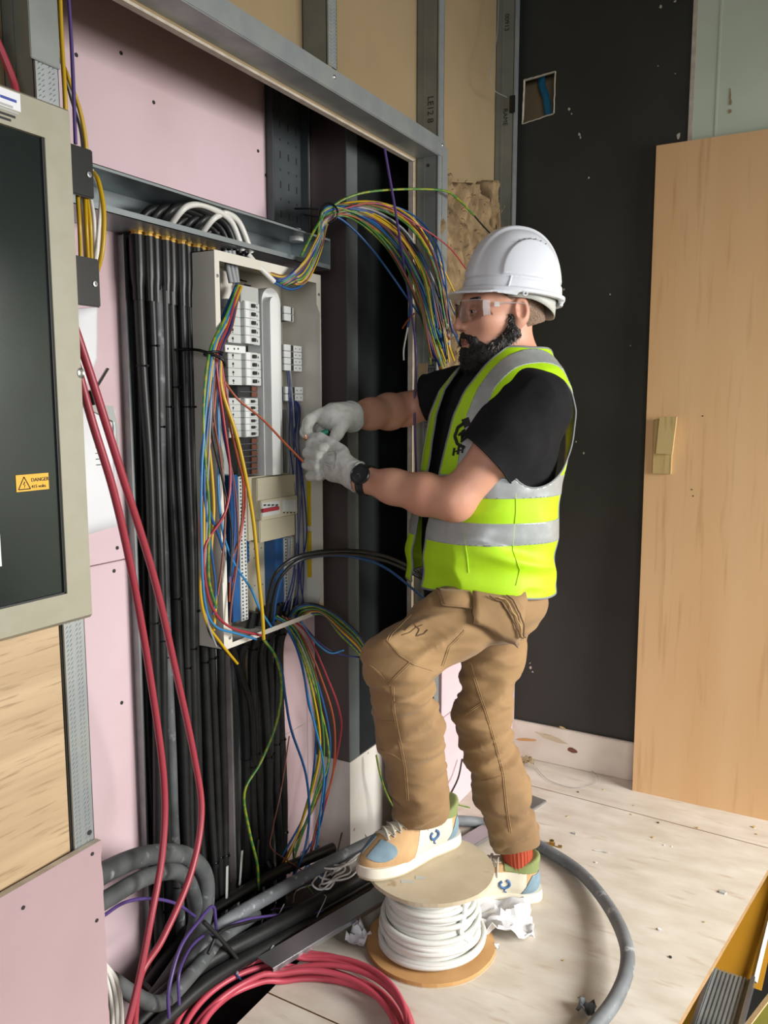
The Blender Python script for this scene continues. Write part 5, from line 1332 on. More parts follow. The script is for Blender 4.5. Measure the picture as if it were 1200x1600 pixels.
# ---- face details
for s in (1, -1):
    c = np.array([[.0778, .032 * s, .009]]); cw = Vector(fromH(c)[0])
    fx = Vector(fromH(np.array([[.2, .032 * s, .002]]))[0]) - cw; fx.normalize()
    eo = MB().lathe([(.0125 * math.sin(a), -.0125 * math.cos(a)) for a in np.linspace(.02, math.pi - .02, 12)], cw, 18, fx).build('eye', 'eye_white', man, True, 80)
    MB().lathe([(.0056, .0112), (.0045, .0122), (.0001, .0128)], cw, 14, fx).build('iris', 'iris', eo, True)
    lid = [fromH(np.array([[.0778 + .0138 * math.cos(t) * .98, s * (.032 + .0145 * math.sin(t)), .009 + .0035 + .0035 * math.cos(t * 1.5)]]))[0] for t in np.linspace(-1.0, 1.15, 9)]
    MB().tube(smooth_path(lid, 3), .0030, 7).build('eyelid', 'skin', man, True, 80)
    lid = [fromH(np.array([[.0778 + .0132 * math.cos(t) * .98, s * (.032 + .0140 * math.sin(t)), .009 - .0045 - .0015 * math.cos(t * 1.5)]]))[0] for t in np.linspace(-1.0, 1.15, 9)]
    MB().tube(smooth_path(lid, 3), .0022, 7).build('eyelid', 'skin', man, True, 80)
    br = [fromH(np.array([[.0935 - .30 * (.008 + q), s * (.008 + q), .0330 + .005 * math.sin(q * 50)]]))[0] for q in np.linspace(.002, .048, 8)]
    MB().tube(smooth_path(br, 3), .0052, 7, .8).build('eyebrow', 'brow', man, True, 80)
lips = MB()
for (z0, r, fwd) in ((-.0555, .0042, .1005), (-.0655, .0050, .0995)):
    lips.tube(smooth_path([fromH(np.array([[fwd - 14 * y * y, y, z0 + (.002 if z0 > -.06 else .0) * abs(y) * 40]]))[0] for y in np.linspace(-.021, .021, 7)], 3), [.0012] + [r] * 17 + [.0012], 8)
lips.build('lips', 'lip', man, True, 80)
def bnoise(P, s, o=0): 
    return np.array([noise.fractal(Vector((float(p[0]) * s + o, float(p[1]) * s, float(p[2]) * s)), 1.0, 2.0, 3) for p in P])
def beard_sdf(S0):
    S = S0.copy(); S[:, 1] = np.abs(S[:, 1])
    d = ell(S, (.056, 0, -.098), (.055, .051, .047))
    d = smin(d, cone(S, (.000, .066, -.046), (.055, .040, -.096), .0165, .028), .02)
    d = smin(d, cone(S, (.006, .071, -.010), (.004, .069, -.050), .0060, .014), .012)
    d = smin(d, cone(S, (.100, 0, -.0445), (.086, .032, -.060), .0095, .0095), .012)
    d = smin(d, cone(S, (.088, .032, -.060), (.070, .040, -.090), .009, .016), .012)
    d = smax(d, -ell(S, (.114, 0, -.0605), (.030, .019, .0085)), .006)
    return d
Vb, Qb = surfnet(beard_sdf, (-.03, -.10, -.16), (.13, .10, .01), .003)
Tb = tris(Qb); Nb = normals(Vb, Tb); Vb2 = Vb + Nb * (.0035 * bnoise(Vb, 60))[:, None]
bo = mesh_obj('beard', fromH(Vb2), Tb, 'beard', man)
random.seed(3)
hb = MB(); hg = MB(); nb = len(Vb)
for k in range(2600):
    i = random.randrange(nb); p = Vb2[i]; n_ = Nb[i]
    if n_[2] > .75: continue
    grey = (p[0] < .065 and abs(p[1]) > .035 and p[2] > -.125 and random.random() < .42)
    d_ = n_ * .55 + np.array([.05, 0, -.8]) + np.array([random.gauss(0, .3) for _ in range(3)]); d_ /= np.linalg.norm(d_)
    L = random.uniform(.006, .013) if p[2] < -.06 else random.uniform(.004, .008)
    q = fromH(np.array([p, p + d_ * L * .5 + n_ * .001, p + d_ * L - n_ * .002]))
    (hg if grey else hb).tube([Vector(x) for x in q], [.0006, .0005, .00015], 3)
hb.build('beard_hair', 'beard', man)['kind'] = 'stuff'; hg.build('beard_grey_hair', 'beard_grey', man)['kind'] = 'stuff'
# cropped hair round the sides
def hair_sdf(S): 
    d = ell(S, (-.012, 0, .040), (.0965, .0765, .080)); T_ = S.copy(); T_[:, 1] = np.abs(T_[:, 1])
    d = smin(d, ell(T_, (-.06, 0, -.02), (.052, .056, .06)), .03)
    d = np.maximum(d, T_[:, 0] * .55 + .9 * (-.0 - T_[:, 2]) * .35 - .022)
    return np.maximum(d, -ell(T_, (-.016, .085, -.004), (.026, .022, .040)))
Vh, Qh = surfnet(lambda S: np.maximum(np.maximum(hair_sdf(S), -.045 - S[:, 2] - .2 * S[:, 0]), S[:, 2] - .10), (-.13, -.10, -.06), (.10, .10, .11), .0032)
mesh_obj('hair', fromH(Vh), tris(Qh), 'hair', man)

# ---- safety glasses
gl = MB(); nu, nv = 40, 8; vs_ = []; fs_ = []
for j in range(nv + 1):
    for i in range(nu + 1):
        a = (i / nu - .5) * 2 * math.radians(74); w = j / nv
        lowc = -.026 + .020 * math.exp(-(a / .16) ** 2) + .010 * abs(a / 1.29) ** 3; hic = .0245 - .008 * abs(a / 1.29) ** 3
        z = lowc + (hic - lowc) * w
        vs_.append(fromH(np.array([[.020 + .090 * math.cos(a) ** .9 + .004 * math.cos(z * 40), .0735 * math.sin(a), .012 + z]]))[0])
for j in range(nv):
    for i in range(nu):
        k = j * (nu + 1) + i; fs_.append((k, k + 1, k + nu + 2, k + nu + 1))
glasses = gl.add(vs_, fs_).build('safety_glasses', 'clear', man, True, 80)
edge = [vs_[nv * (nu + 1) + i] for i in range(0, nu + 1, 2)]
MB().tube(edge, .0009, 6).build('lens_rim', 'clear_rim', glasses, True, 80)
for s in (1, -1):
    tp = [fromH(np.array([[x, s * y, z]]))[0] for x, y, z in ((.046, .0735, .020), (.036, .0765, .021), (.010, .081, .020), (-.022, .085, .016), (-.040, .083, .006))]
    MB().tube(smooth_path(tp, 4), .0028, 6, .6).build('temple', 'clear_rim', glasses, True, 80)
    MB().obox(Vector(fromH(np.array([[.043, s * .0755, .019]]))[0]), Vector(Fv) * .006, Vector(Lv) * .0025, Vector((0, 0, .0055))).build('hinge', 'clear_rim', glasses)

# ---- helmet
HRh = frame(math.radians(15), math.radians(-5)).astype(np.float32); HC = JU(799, 466, 2.10)
def fromK(V): return toW(np.asarray(V) @ HRh + HC)
def dome(S, g=0.0):
    e = 2.25
    k = ((np.abs(S[:, 0]) / (.117 + g)) ** e + (np.abs(S[:, 1]) / (.101 + g)) ** e + (np.maximum(S[:, 2], -.3 * S[:, 2]) / (.163 + g)) ** e) ** (1 / e)
    return (k - 1) * .11
def sst(x, a, b): t = np.clip((x - a) / (b - a), 0, 1); return t * t * (3 - 2 * t)
def helmet_sdf(S):
    ay = np.abs(S[:, 1]); x, z = S[:, 0], S[:, 2]
    dd = np.sqrt(((x + .012) / .078) ** 2 + ((z - .040) / .088) ** 2); rg = sst(-dd, -1.03, -.985) * sst(z, .034, .040) * sst(ay, .03, .045)
    ridge = sst(-ay, -.040, -.030) * sst(z, .03, .05) * .004
    band = sst(-z, -.034, -.030) * .0028
    d = dome(S) - .0050 * rg - ridge - band
    inner = dome(S, -.005)
    rim = np.sqrt((np.maximum(np.abs(dome(S) - .004) - .0045, 0)) ** 2 + (np.maximum(np.abs(z - .004) - .003, 0)) ** 2) - .0022
    d = smin(np.maximum(d, -(z - .0)), rim, .004)
    # peak
    pz = .006 - .9 * np.maximum(x - .085, 0) ** 1.0 * .28 - 1.6 * S[:, 1] ** 2
    pk = ((np.abs(x - .045) / .112) ** 2.2 + (ay / .104) ** 2.2) ** (1 / 2.2)
    peak = np.maximum(np.maximum((pk - 1) * .08, np.abs(z - pz - .004) - .003), .030 - x)
    d = smin(d, peak, .010)
    # nape
    np_ = np.maximum(np.maximum(np.abs(dome(S) - .003) - .004, -.012 + 2.2 * np.maximum(ay - .05, 0) - z), np.maximum(z - .01, x + .045))
    d = smin(d, np_, .006)
    return np.maximum(d, -np.maximum(inner, -(z + .03)))
Vk, Qk = surfnet(helmet_sdf, (-.145, -.125, -.04), (.172, .125, .19), .0024)
Tk = tris(Qk); Vk = relax(Vk, Tk, 1, .35)
hm = mesh_obj('helmet', fromK(Vk), Tk, 'helmet', man)
# crown vents, chin-strap lug, lamp clip, harness
for a in np.linspace(-.45, .55, 6):
    x = -.012 + .079 * math.sin(a * .9) ; z = .040 + .089 * math.cos(a * .9)
    for s in (1, -1):
        y = s * (.103 * max(0, 1 - (abs(x) / .124) ** 2.25 - (z / .1735) ** 2.25) ** (1 / 2.25) + .002)
        p = Vector(fromK(np.array([[x, y, z]]))[0])
        q = Vector(fromK(np.array([[x + .007, y, z - .003]]))[0]); MB().tube([p, q], .0010, 5).build('vent', 'plastic_dark', hm)
for s in (1, -1):
    p = Vector(fromK(np.array([[.012, s * .108, -.004]]))[0]); MB().lathe([(.006, -.002), (.006, .002), (.0028, .002), (.0028, -.002)], p, 14, Vector(Lv), True).build('strap_lug', 'helmet', hm, True, 30)
    p0, p1 = fromK(np.array([[.052, s * .0985, .006], [.046, s * .0965, .034]])); MB().tube([Vector(p0), Vector(p1)], .0022, 6).build('slot_rib', 'helmet', hm)
hs = MB(); n = 30; vs_ = []; fs_ = []
for i in range(n + 1):
    a = math.radians(62 + 236 * i / n)
    ca, sa = math.cos(a), math.sin(a)
    low = -.010 - .030 * max(0, -ca) ** 1.5
    for z in (.030, low + .012, low):
        vs_.append(fromK(np.array([[-.008 + .104 * ca, .087 * sa, z]]))[0])
for i in range(n):
    for k in range(2):
        b = i * 3 + k; fs_.append((b, b + 3, b + 4, b + 1))
ho = hs.add(vs_, fs_).build('headband', 'harness', hm, True, 60); md = ho.modifiers.new('thick', 'SOLIDIFY'); md.thickness = .0025
# ================================================================== clothing
def wr_noise(P, fx, fy, fz, seed, rid=True):
    out = np.empty(len(P))
    for i, p in enumerate(P):
        v = noise.noise(Vector((p[0] * fx + seed, p[1] * fy, p[2] * fz))); out[i] = (1 - 2 * abs(v)) if rid else v
    return out
# ---- T-shirt
slL, slR = JU(757, 716, 1.92), JU(668, 622, 2.34)
def tee_sdf(P):
    d = torso(P, -.014)
    d = smin(d, chain(P, [shL + np.array([-.004, -.02, .0]), .45 * shL + .55 * slL, slL + .12 * (slL - shL)], [.076, .070, .071], .02), .05)
    d = smin(d, chain(P, [shR + np.array([0, .02, 0]), .5 * (shR + slR), slR + .15 * (slR - shR)], [.070, .064, .066], .02), .05)
    return d
Vt, Qt = surfnet(tee_sdf, (-.21, -.36, .80), (.30, .34, 1.56), .0055)
Tt = tris(Qt)
def plane_g(V, p, n): return (V - p) @ (n / np.linalg.norm(n))
for sl, s0 in ((slL, shL), (slR, shR)):
    n_ = sl - s0; g = plane_g(Vt, sl, n_); g = np.where(np.linalg.norm(Vt - sl, axis=1) < .135, g, -1.0)
    Vt, Tt = clip(Vt, Tt, g)
nk = HOl + HR.T @ np.array([-.020, 0, -.045])
def neck_dist(V, r):
    a, b = nk + (neckB - nk) * -.5, neckB + (neckB - nk) * .4; ab = b - a; t = ((V - a) @ ab) / (ab @ ab); return r - np.linalg.norm(V - a - t[:, None] * ab, axis=1)
Vt, Tt = clip(Vt, Tt, np.maximum(neck_dist(Vt, .079), Vt[:, 2] - 1.445 + np.where(torso_xyz(Vt)[0] > 0, .5 * np.maximum(.05 - np.abs(torso_xyz(Vt)[1]), 0), 0)))
Vt = relax(Vt, Tt, 2, .4); Nt = normals(Vt, Tt)
Vt = Vt + Nt * (.0035 * wr_noise(Vt, 14, 14, 9, 3.0) * np.clip((np.abs(torso_xyz(Vt)[1]) - .09) / .05, .25, 1))[:, None]
te = mesh_obj('t_shirt', toW(Vt), Tt, 'tee', man, True, .002)
boundary_tube(toW(Vt), Tt, .0022, 'hem', 'tee', te)

# ---- vest
def vest_sdf(P):
    x, y, z = torso_xyz(P)
    d = torso(P, .006)
    # back panel stands away from the shoulder blades
    bl = np.exp(-((z - 1.27) / .09) ** 2 - ((y - .14) / .09) ** 2) * (x < 0); d = d - .010 * bl
    fr = np.exp(-((z - .90) / .13) ** 2 - ((np.abs(y) - .06) / .08) ** 2) * (x > 0); d = d - .018 * fr
    return d
Vv, Qv = surfnet(vest_sdf, (-.24, -.28, .82), (.24, .28, 1.53), .0055)
Tv = tris(Qv); Vv = relax(Vv, Tv, 1, .4); Nv = normals(Vv, Tv)
x, y, z = torso_xyz(Vv)
fold = wr_noise(Vv, 7, 7, 16, 1.3) * np.clip((1.12 - z) / .2, .2, 1) * .0095 + wr_noise(Vv, 10, 10, 5, 8.2, False) * .007 * np.clip((1.02 - z) / .15, 0, 1)
dgl = np.exp(-((z - (.935 + .25 * (x + .02))) / .014) ** 2) * (y > 0) * .008 - np.exp(-((z - (.96 + .25 * (x + .02))) / .018) ** 2) * (y > 0) * .008
Vv = Vv + Nv * (fold + dgl * np.exp(-((x - .03) / .07) ** 2))[:, None]
def vest_fields(V):
    x, y, z = torso_xyz(V); ay = np.abs(y)
    hem = .857 + .010 * np.sin(x * 14) - z
    arm = np.where(ay > .085, 1 - np.sqrt(((x + .005) / np.where(x + .005 < 0, .118, .090)) ** 2 + ((z - 1.243) / np.where(z > 1.243, .125, .128)) ** 2), -1) * .1
    gap = np.where(x > 0, np.interp(z, [.8, .95, 1.15, 1.30, 1.42, 1.5], [.030, .030, .034, .050, .072, .085]) - ay, -1)
    nk_ = neck_dist(V, .092)
    return np.maximum(np.maximum(hem, arm), np.maximum(gap, np.maximum(nk_, z - 1.462)))
Vv, Tv = clip(Vv, Tv, vest_fields(Vv)); 
vo = mesh_obj('safety_vest', toW(Vv), Tv, 'vest', man, True, .0018)
boundary_tube(toW(Vv), Tv, .0028, 'binding', 'binding', vo)
def band(g, name='reflective_band', m='reflect', off=.0016):
    Vx, Tx = clip(Vv, Tv, g); Vx = Vx + normals(Vx, Tx) * off
    return mesh_obj(name, toW(Vx), Tx, m, vo, True, .0012)
x, y, z = torso_xyz(Vv); ay = np.abs(y)
band(np.maximum(z - 1.140, 1.092 - z)); band(np.maximum(z - 1.034, .982 - z))
band(np.maximum(np.maximum(ay - .142, .098 - ay), 1.1405 - z))
BV_v = BVHTree.FromPolygons([tuple(p) for p in toW(Vv)], [tuple(int(i) for i in t) for t in Tv])
def hit(bv, u, v, off=.0):
    d = (at(u, v, t=1) - EYE).normalized(); p, n, i, dist = bv.ray_cast(EYE, d)
    if p is None: return None
    if n.dot(d) > 0: n = -n
    return p + n * off
def strip_on(bv, pts, r, name, m, parent, off=.0008, n=5):
    dense = []
    for (a, b), (c, d) in zip(pts, pts[1:]):
        k = max(2, int(math.hypot(c - a, d - b) / 5)); dense += [(a + (c - a) * i / k, b + (d - b) * i / k) for i in range(k)]
    dense.append(pts[-1])
    P = [hit(bv, u, v, off) for u, v in dense]; P = [p for p in P if p]
    if len(P) > 1: return MB().tube(smooth_path(P, 2), r, n).build(name, m, parent, True, 80)
# side seam and centre-back crease
strip_on(BV_v, [(806, 770), (806, 800), (803, 830), (801, 860), (812, 890), (806, 915)], .0010, 'side_seam', 'vest', vo)
strip_on(BV_v, [(722, 800), (724, 830), (730, 870), (732, 895)], .0010, 'pocket_seam', 'vest', vo)
# dark emblem on the chest strap
def patch_on(bv, poly, name, m, parent, off=.0015, th=.0012):
    P = [hit(bv, u, v, off) for u, v in poly]
    if any(p is None for p in P): return None
    nrm = Vector((0, 0, 0)); c = sum(P, Vector()) / len(P)
    for i in range(len(P)): nrm += (P[i] - c).cross(P[(i + 1) % len(P)] - c)
    nrm.normalize(); nrm = nrm if nrm.dot(EYE - c) > 0 else -nrm
    return MB().prism(P, nrm * th).build(name, m, parent)
M['emblem'] = mat('emblem_black', '17181a', .7)
strip_on(BV_v, [(727, 700), (716, 694), (712, 682), (717, 668), (725, 662)], .0040, 'emblem', 'emblem', vo, .0022)
patch_on(BV_v, [(722, 656), (733, 652), (737, 664), (727, 669)], 'emblem', 'emblem', vo)
strip_on(BV_v, [(718, 680), (727, 672), (722, 690), (732, 682)], .0032, 'emblem', 'emblem', vo, .0022)
for k in range(3):
    strip_on(BV_v, [(709 + k * 7, 712 - k * 2), (711 + k * 7, 700 - k * 2)], .0028, 'emblem', 'emblem', vo, .0022)
strip_on(BV_v, [(710, 706), (723, 703)], .0016, 'emblem', 'emblem', vo, .0022)

# ---- trousers
hipL, hipR = J(784, 932, 2.035), J(788, 925, 2.20)
kneeL = J(620, 1032, 1.885); kneeR = J(752, 1122, 2.19)
heelL = Vector((-.823, 1.828, .2)); dirL = Vector((-.39, -.92, 0)).normalized()
heelR = Vector((-.650, 2.000, 0)); dirR = Vector((-.85, -.53, 0)).normalized()
ankL = toL(heelL + dirL * .112 + Vector((0, 0, .118))); ankR = toL(heelR + dirR * .070 + Vector((0, 0, .160)))
def trouser_sdf(P):
    d = torso(P, -.020); x, y, z = torso_xyz(P)
    d = smax(d, z - .93, .02); d = smax(d, .80 - z, .06)
    pel = .5 * (hipL + hipR)
    d = smin(d, ell(P, pel + np.array([.012, 0, -.005]), (.108, .150, .098)), .05)
    mL = .5 * (hipL + kneeL); 
    d = smin(d, chain(P, [hipL + np.array([.015, .015, -.01]), mL + np.array([0, 0, .004]), kneeL], [.098, .084, .066], .03), .05)
    sh = kneeL + .45 * (ankL - kneeL)
    d = smin(d, chain(P, [kneeL, sh, ankL + np.array([0, 0, -.01])], [.066, .075, .064], .03), .035)
    mR = .5 * (hipR + kneeR)
    d = smin(d, chain(P, [hipR + np.array([.0, -.01, -.02]), mR, kneeR], [.088, .074, .066], .03), .05)
    sr = kneeR + .55 * (ankR - kneeR)
    d = smin(d, chain(P, [kneeR, sr, ankR + np.array([0, 0, -.01])], [.066, .068, .060], .03), .035)
    return d
Vp, Qp = surfnet(trouser_sdf, (-.24, -.30, .06), (.44, .36, .96), .006)
Tp = tris(Qp); Np = normals(Vp, Tp)
def segdist(V, a, b):
    ab = b - a; t = np.clip(((V - a) @ ab) / (ab @ ab), 0, 1); return np.linalg.norm(V - a - t[:, None] * ab, axis=1), t
dkn = np.minimum(np.linalg.norm(Vp - kneeL, axis=1), np.linalg.norm(Vp - kneeR, axis=1))
dan = np.minimum(np.linalg.norm(Vp - ankL, axis=1), np.linalg.norm(Vp - ankR, axis=1))
amp = .0068 + .012 * np.exp(-(dkn / .13) ** 2) + .009 * np.exp(-(dan / .16) ** 2)
Wn = wr_noise(Vp + np.stack([0 * Vp[:, 0], 0 * Vp[:, 0], .45 * Vp[:, 0]], 1), 5, 5, 19, 2.1) + .5 * wr_noise(Vp, 11, 11, 34, 6.1)
Vp = Vp + Np * (amp * (Wn - .55))[:, None]
for an, kn in ((ankL, kneeL), (ankR, kneeR)):
    n_ = an - kn; g = np.where(np.linalg.norm(Vp - an, axis=1) < .14, plane_g(Vp, an + n_ * .0, n_), -1); Vp, Tp = clip(Vp, Tp, g)
Vp = relax(Vp, Tp, 1, .3)
VpW = toW(Vp)
to = mesh_obj('trousers', VpW, Tp, 'trouser', man, True, .0025)
BV_p = BVHTree.FromPolygons([tuple(p) for p in VpW], [tuple(int(i) for i in t) for t in Tp])
def cuff(an, kn, r, name='cuff'):
    a = Vector(toW(an[None])[0]); ax = (Vector(toW(kn[None])[0]) - a).normalized()
    mb = MB(); n = 40; prof = [(r - .004, -.010), (r + .004, -.012), (r + .0065, -.004), (r + .0085, .030), (r + .0065, .046), (r + .001, .048), (r - .002, .040)]
    ux = ax.orthogonal().normalized(); uy = ax.cross(ux); vs_ = []; fs_ = []
    for (rr, h) in prof:
        for j in range(n):
            th = 2 * math.pi * j / n; w = 1 + .03 * math.sin(3 * th + 1) + .02 * math.sin(5 * th)
            vs_.append(a + ax * (h + .006 * math.sin(th * 2 + r * 99)) + (ux * math.cos(th) + uy * math.sin(th)) * rr * w)
    for i in range(len(prof) - 1):
        for j in range(n): fs_.append((i * n + j, i * n + (j + 1) % n, (i + 1) * n + (j + 1) % n, (i + 1) * n + j))
    o = mb.add(vs_, fs_).build(name, 'trouser', to, True, 60); return o
cuff(ankL, kneeL, .062); cuff(ankR, kneeR, .058)
# seams, stitching, pockets
for pts in ([(612, 1072), (614, 1110), (622, 1150), (632, 1200), (636, 1250)], [(604, 1068), (590, 1050), (578, 1040)], [(605, 1070), (622, 1052), (640, 1035)], [(578, 1122), (598, 1126), (616, 1127)], [(590, 1170), (612, 1178), (630, 1190)],
            [(733, 1035), (745, 1075), (757, 1110), (772, 1160), (785, 1210), (790, 1260), (796, 1300)], [(702, 1108), (722, 1118), (745, 1103), (752, 1098)], [(752, 1220), (770, 1216), (788, 1210)], [(690, 1040), (700, 1010), (725, 985)],
            [(640, 960), (610, 990), (604, 1000), (625, 1025), (645, 1038), (675, 1048)]):
    strip_on(BV_p, pts, .0011, 'seam', 'trouser', to, .0008, 5)
    strip_on(BV_p, [(u + 3, v + 1) for u, v in pts], .0007, 'stitching', 'trouser_seam', to, .0006, 4)
def grid_on(bv, corners, nu, nv, off, name, m, parent, th=.003, bulge=.0):
    a, b, c, d = corners; V_ = []; F_ = []
    for j in range(nv + 1):
        for i in range(nu + 1):
            s, t = i / nu, j / nv
            u = (a[0] * (1 - s) + b[0] * s) * (1 - t) + (d[0] * (1 - s) + c[0] * s) * t
            v = (a[1] * (1 - s) + b[1] * s) * (1 - t) + (d[1] * (1 - s) + c[1] * s) * t
            p = hit(bv, u, v, off + bulge * math.sin(math.pi * s) * math.sin(math.pi * min(1, t * 1.0)))
            if p is None:
                q_, n_, i_, d_ = bv.find_nearest(at(u, v, t=2.0)); p = q_ + n_ * off
            V_.append(p)
    for j in range(nv):
        for i in range(nu):
            k = j * (nu + 1) + i; F_.append((k, k + 1, k + nu + 2, k + nu + 1))
    o = MB().add(V_, F_).build(name, m, parent, True, 70); md = o.modifiers.new('thick', 'SOLIDIFY'); md.thickness = th; md.offset = 0
    rim = [V_[i] for i in range(nu + 1)] + [V_[j * (nu + 1) + nu] for j in range(1, nv + 1)] + [V_[nv * (nu + 1) + i] for i in range(nu - 1, -1, -1)] + [V_[j * (nu + 1)] for j in range(nv - 1, 0, -1)]
    rim.append(rim[0]); MB().tube(rim, .0017, 5, 1, False).build('pocket_edge', 'trouser', o, True, 80)
    return o
hp_ = grid_on(BV_p, [(738, 927), (818, 931), (806, 1002), (736, 970)], 10, 9, .016, 'holster_pocket', 'trouser', to, .004, .008)
grid_on(BV_p, [(684, 924), (734, 926), (738, 954), (692, 948)], 8, 6, .008, 'front_pocket', 'trouser', to, .003, .004)
for k in range(3):
    strip_on(BV_p, [(760 + k * 12, 932 + k), (778 + k * 10, 945), (796 + k * 6, 968), (808 + k * 2, 985)], .0018, 'zip_tape', 'trouser_dark' if k != 1 else 'trouser_seam', hp_, .0265, 5)
strip_on(BV_p, [(632, 985), (645, 975), (655, 983), (650, 994), (662, 990), (668, 984)], .0016, 'embossed_logo', 'trouser_dark', to, .0005, 5)
strip_on(BV_p, [(628, 992), (640, 988), (650, 980), (660, 976)], .0013, 'embossed_logo', 'trouser_dark', to, .0005, 5)

# ---- socks and shoes
def shoe(heel, d, label):
    d = Vector(d); lf = Vector((-d.y, d.x, 0)); base = Vector(heel)
    def W(S): S = np.asarray(S, float); return np.array(base) + S[:, [0]] * np.array(d) + S[:, [1]] * np.array(lf) + S[:, [2]] * np.array([0, 0, 1.0])
    def sdf(S):
        T_ = S.copy(); yy = S[:, 1]
        T_[:, 1] = yy * np.interp(S[:, 0], [0, .1, .2, .3], [1.10, 1.12, .94, .98])
        e = ell(T_, (.205, 0, .038), (.094, .047, .043))
        e = smin(e, cone(T_, (.045, 0, .050), (.19, 0, .040), .0385, .041), .02)
        e = smin(e, cone(T_, (.100, 0, .090), (.215, 0, .058), .034, .034), .03)
        e = smin(e, cone(T_, (.056, 0, .055), (.050, 0, .118), .040, .043), .02)
        e = smax(e, .020 - S[:, 2], .004)
        return smax(e, S[:, 2] - .104 - .38 * np.maximum(.062 - S[:, 0], 0) - .10 * np.maximum(S[:, 0] - .085, 0), .004)
    Vs, Qs = surfnet(sdf, (-.01, -.07, .0), (.315, .07, .14), .0032)
    Ts = tris(Qs); Vs = relax(Vs, Ts, 1, .4)
    s = mesh_obj('shoe', W(Vs), Ts, 'shoe_tan', man); 
    X_, Y_, Z_ = Vs.T; Ns = normals(Vs, Ts)
    def panel(g, name, m, off):
        A, B = clip(Vs, Ts, g)
        if len(B): A = A + normals(A, B) * off; mesh_obj(name, W(A), B, m, s, True, .0012)
    ay = np.abs(Y_)
    panel(np.maximum(np.maximum(X_ - .168 + .5 * (Z_ - .05), .048 - X_), np.maximum(Z_ - .090, .02 - Z_)), 'quarter', 'shoe_cream', .0010)
    panel(np.maximum(X_ - .062 + .6 * (Z_ - .03), Z_ - .080), 'heel_counter', 'shoe_blue', .0022)
    panel(np.maximum(np.maximum(.088 + .10 * (X_ - .05) - Z_, X_ - .105), -1), 'collar', 'shoe_green', .0024)
    vx = ((X_ - .262) / .036) ** 2 + ((Z_ - .066) / .021) ** 2 + np.where(ay < .0, 1, 0) - 1
    panel(np.maximum(vx, .012 - ay * 1.4), 'vamp_panel', 'shoe_blue', .0016)
    panel(np.maximum(np.maximum(ay - .017, X_ - .238), np.maximum(.110 - X_, .05 - Z_)), 'tongue', 'shoe_cream', .0022)
    # sole: footprint prism with rounded edge
    fp = []
    for (x0, w) in ((0, .0), (.004, .018), (.014, .030), (.035, .038), (.07, .039), (.11, .038), (.15, .043), (.20, .049), (.24, .048), (.275, .038), (.295, .022), (.303, .0)): fp.append((x0, w))
    pts = smooth_path([(x0, w, 0) for x0, w in fp], 3); ring = [(p.x, max(0, p.y)) for p in pts] + [(p.x, -max(0, p.y)) for p in reversed(pts[1:-1])]
    def sole(z0, z1, g0, g1, name, m, toe=.0):
        mb = MB(); lv = [(z0, g0), (z0 + .35 * (z1 - z0), max(g0, g1)), (z1, g1)]; vs_ = []; fs_ = []; nr = len(ring)
        for (z_, g_) in lv:
            for (x0, y0) in ring:
                L = math.hypot(x0 - .15, y0); vs_.append(((x0 - .15) * (1 + g_ / .15) + .15, y0 * (1 + g_ / .045), z_ + toe * max(0, x0 - .21) * (1 if z_ <= z0 + .001 else .6)))
        for i in range(2):
            for j in range(nr): fs_.append((i * nr + j, i * nr + (j + 1) % nr, (i + 1) * nr + (j + 1) % nr, (i + 1) * nr + j))
        fs_.append(tuple(range(nr))[::-1]); fs_.append(tuple(range(2 * nr, 3 * nr)))
        mb.add([tuple(q) for q in W(np.array(vs_))], fs_).build(name, m, s, True, 50)
    sole(.0005, .007, .001, .0025, 'outsole', 'shoe_out', .05); sole(.0065, .031, .0035, .0015, 'midsole', 'shoe_sole', .05)
    # laces
    bv = BVHTree.FromPolygons([tuple(p) for p in W(Vs)], [tuple(int(i) for i in t) for t in Ts])
    def on(x0, y0, off=.004):
        o = Vector(W(np.array([[x0, y0, .25]]))[0]); p, n, i, dd = bv.ray_cast(o, Vector((0, 0, -1))); return (p + Vector((0, 0, off))) if p else None
    for k in range(6):
        x0 = .136 + k * .0185
        for s_ in (1, -1):
            P = [on(x0 + .010 * s_ * (y0 / .03), y0, .004 + .002 * s_) for y0 in np.linspace(-.027, .027, 6)]
            P = [p for p in P if p]
            MB().tube(smooth_path(P, 3), .0031, 6, .7).build('lace', 'lace', s, True, 80)
    for a, b in ((.035, .02), (-.04, .03)):
        P = [on(.112, .0, .006), on(.12, a * .5, .014), on(.125, a, .010), on(.105 + b, a * 1.05, .006)]
        P = [p for p in P if p]
        if len(P) > 2: MB().tube(smooth_path(P, 4), .0024, 6, .7).build('lace', 'lace', s, True, 80)
    # running-bird logo on the outer side
    for s_ in (1, -1):
        def sd(x0, z0):
            o = Vector(W(np.array([[x0, s_ * .12, z0]]))[0]); p, n, i, dd = bv.ray_cast(o, Vector(lf) * -s_); return p + Vector(lf) * s_ * .0022 if p else None
        cu_ = [(.100, .070), (.094, .066), (.092, .058), (.098, .052), (.108, .050), (.117, .056), (.118, .064), (.112, .068)]
        P = [sd(*q) for q in cu_]
        if all(P): MB().tube(smooth_path(P, 4), .0036, 6).build('shoe_logo', 'logo_blue', s, True, 80)
        P = [sd(*q) for q in ((.102, .050), (.106, .042), (.100, .036))]
        if all(P): MB().tube(smooth_path(P, 4), .0018, 6).build('shoe_logo', 'logo_blue', s, True, 80)
    # sock
    a = Vector(W(np.array([[.060, 0, .06]]))[0]); sax = (Vector(toW((ankL if label == 'raised' else ankR)[None])[0]) + Vector((0, 0, .02)) - a).normalized(); k = MB(); prof = [(.034, .0), (.037, .035), (.0385, .065), (.039, .09)]; sux = sax.orthogonal().normalized(); suy = sax.cross(sux)
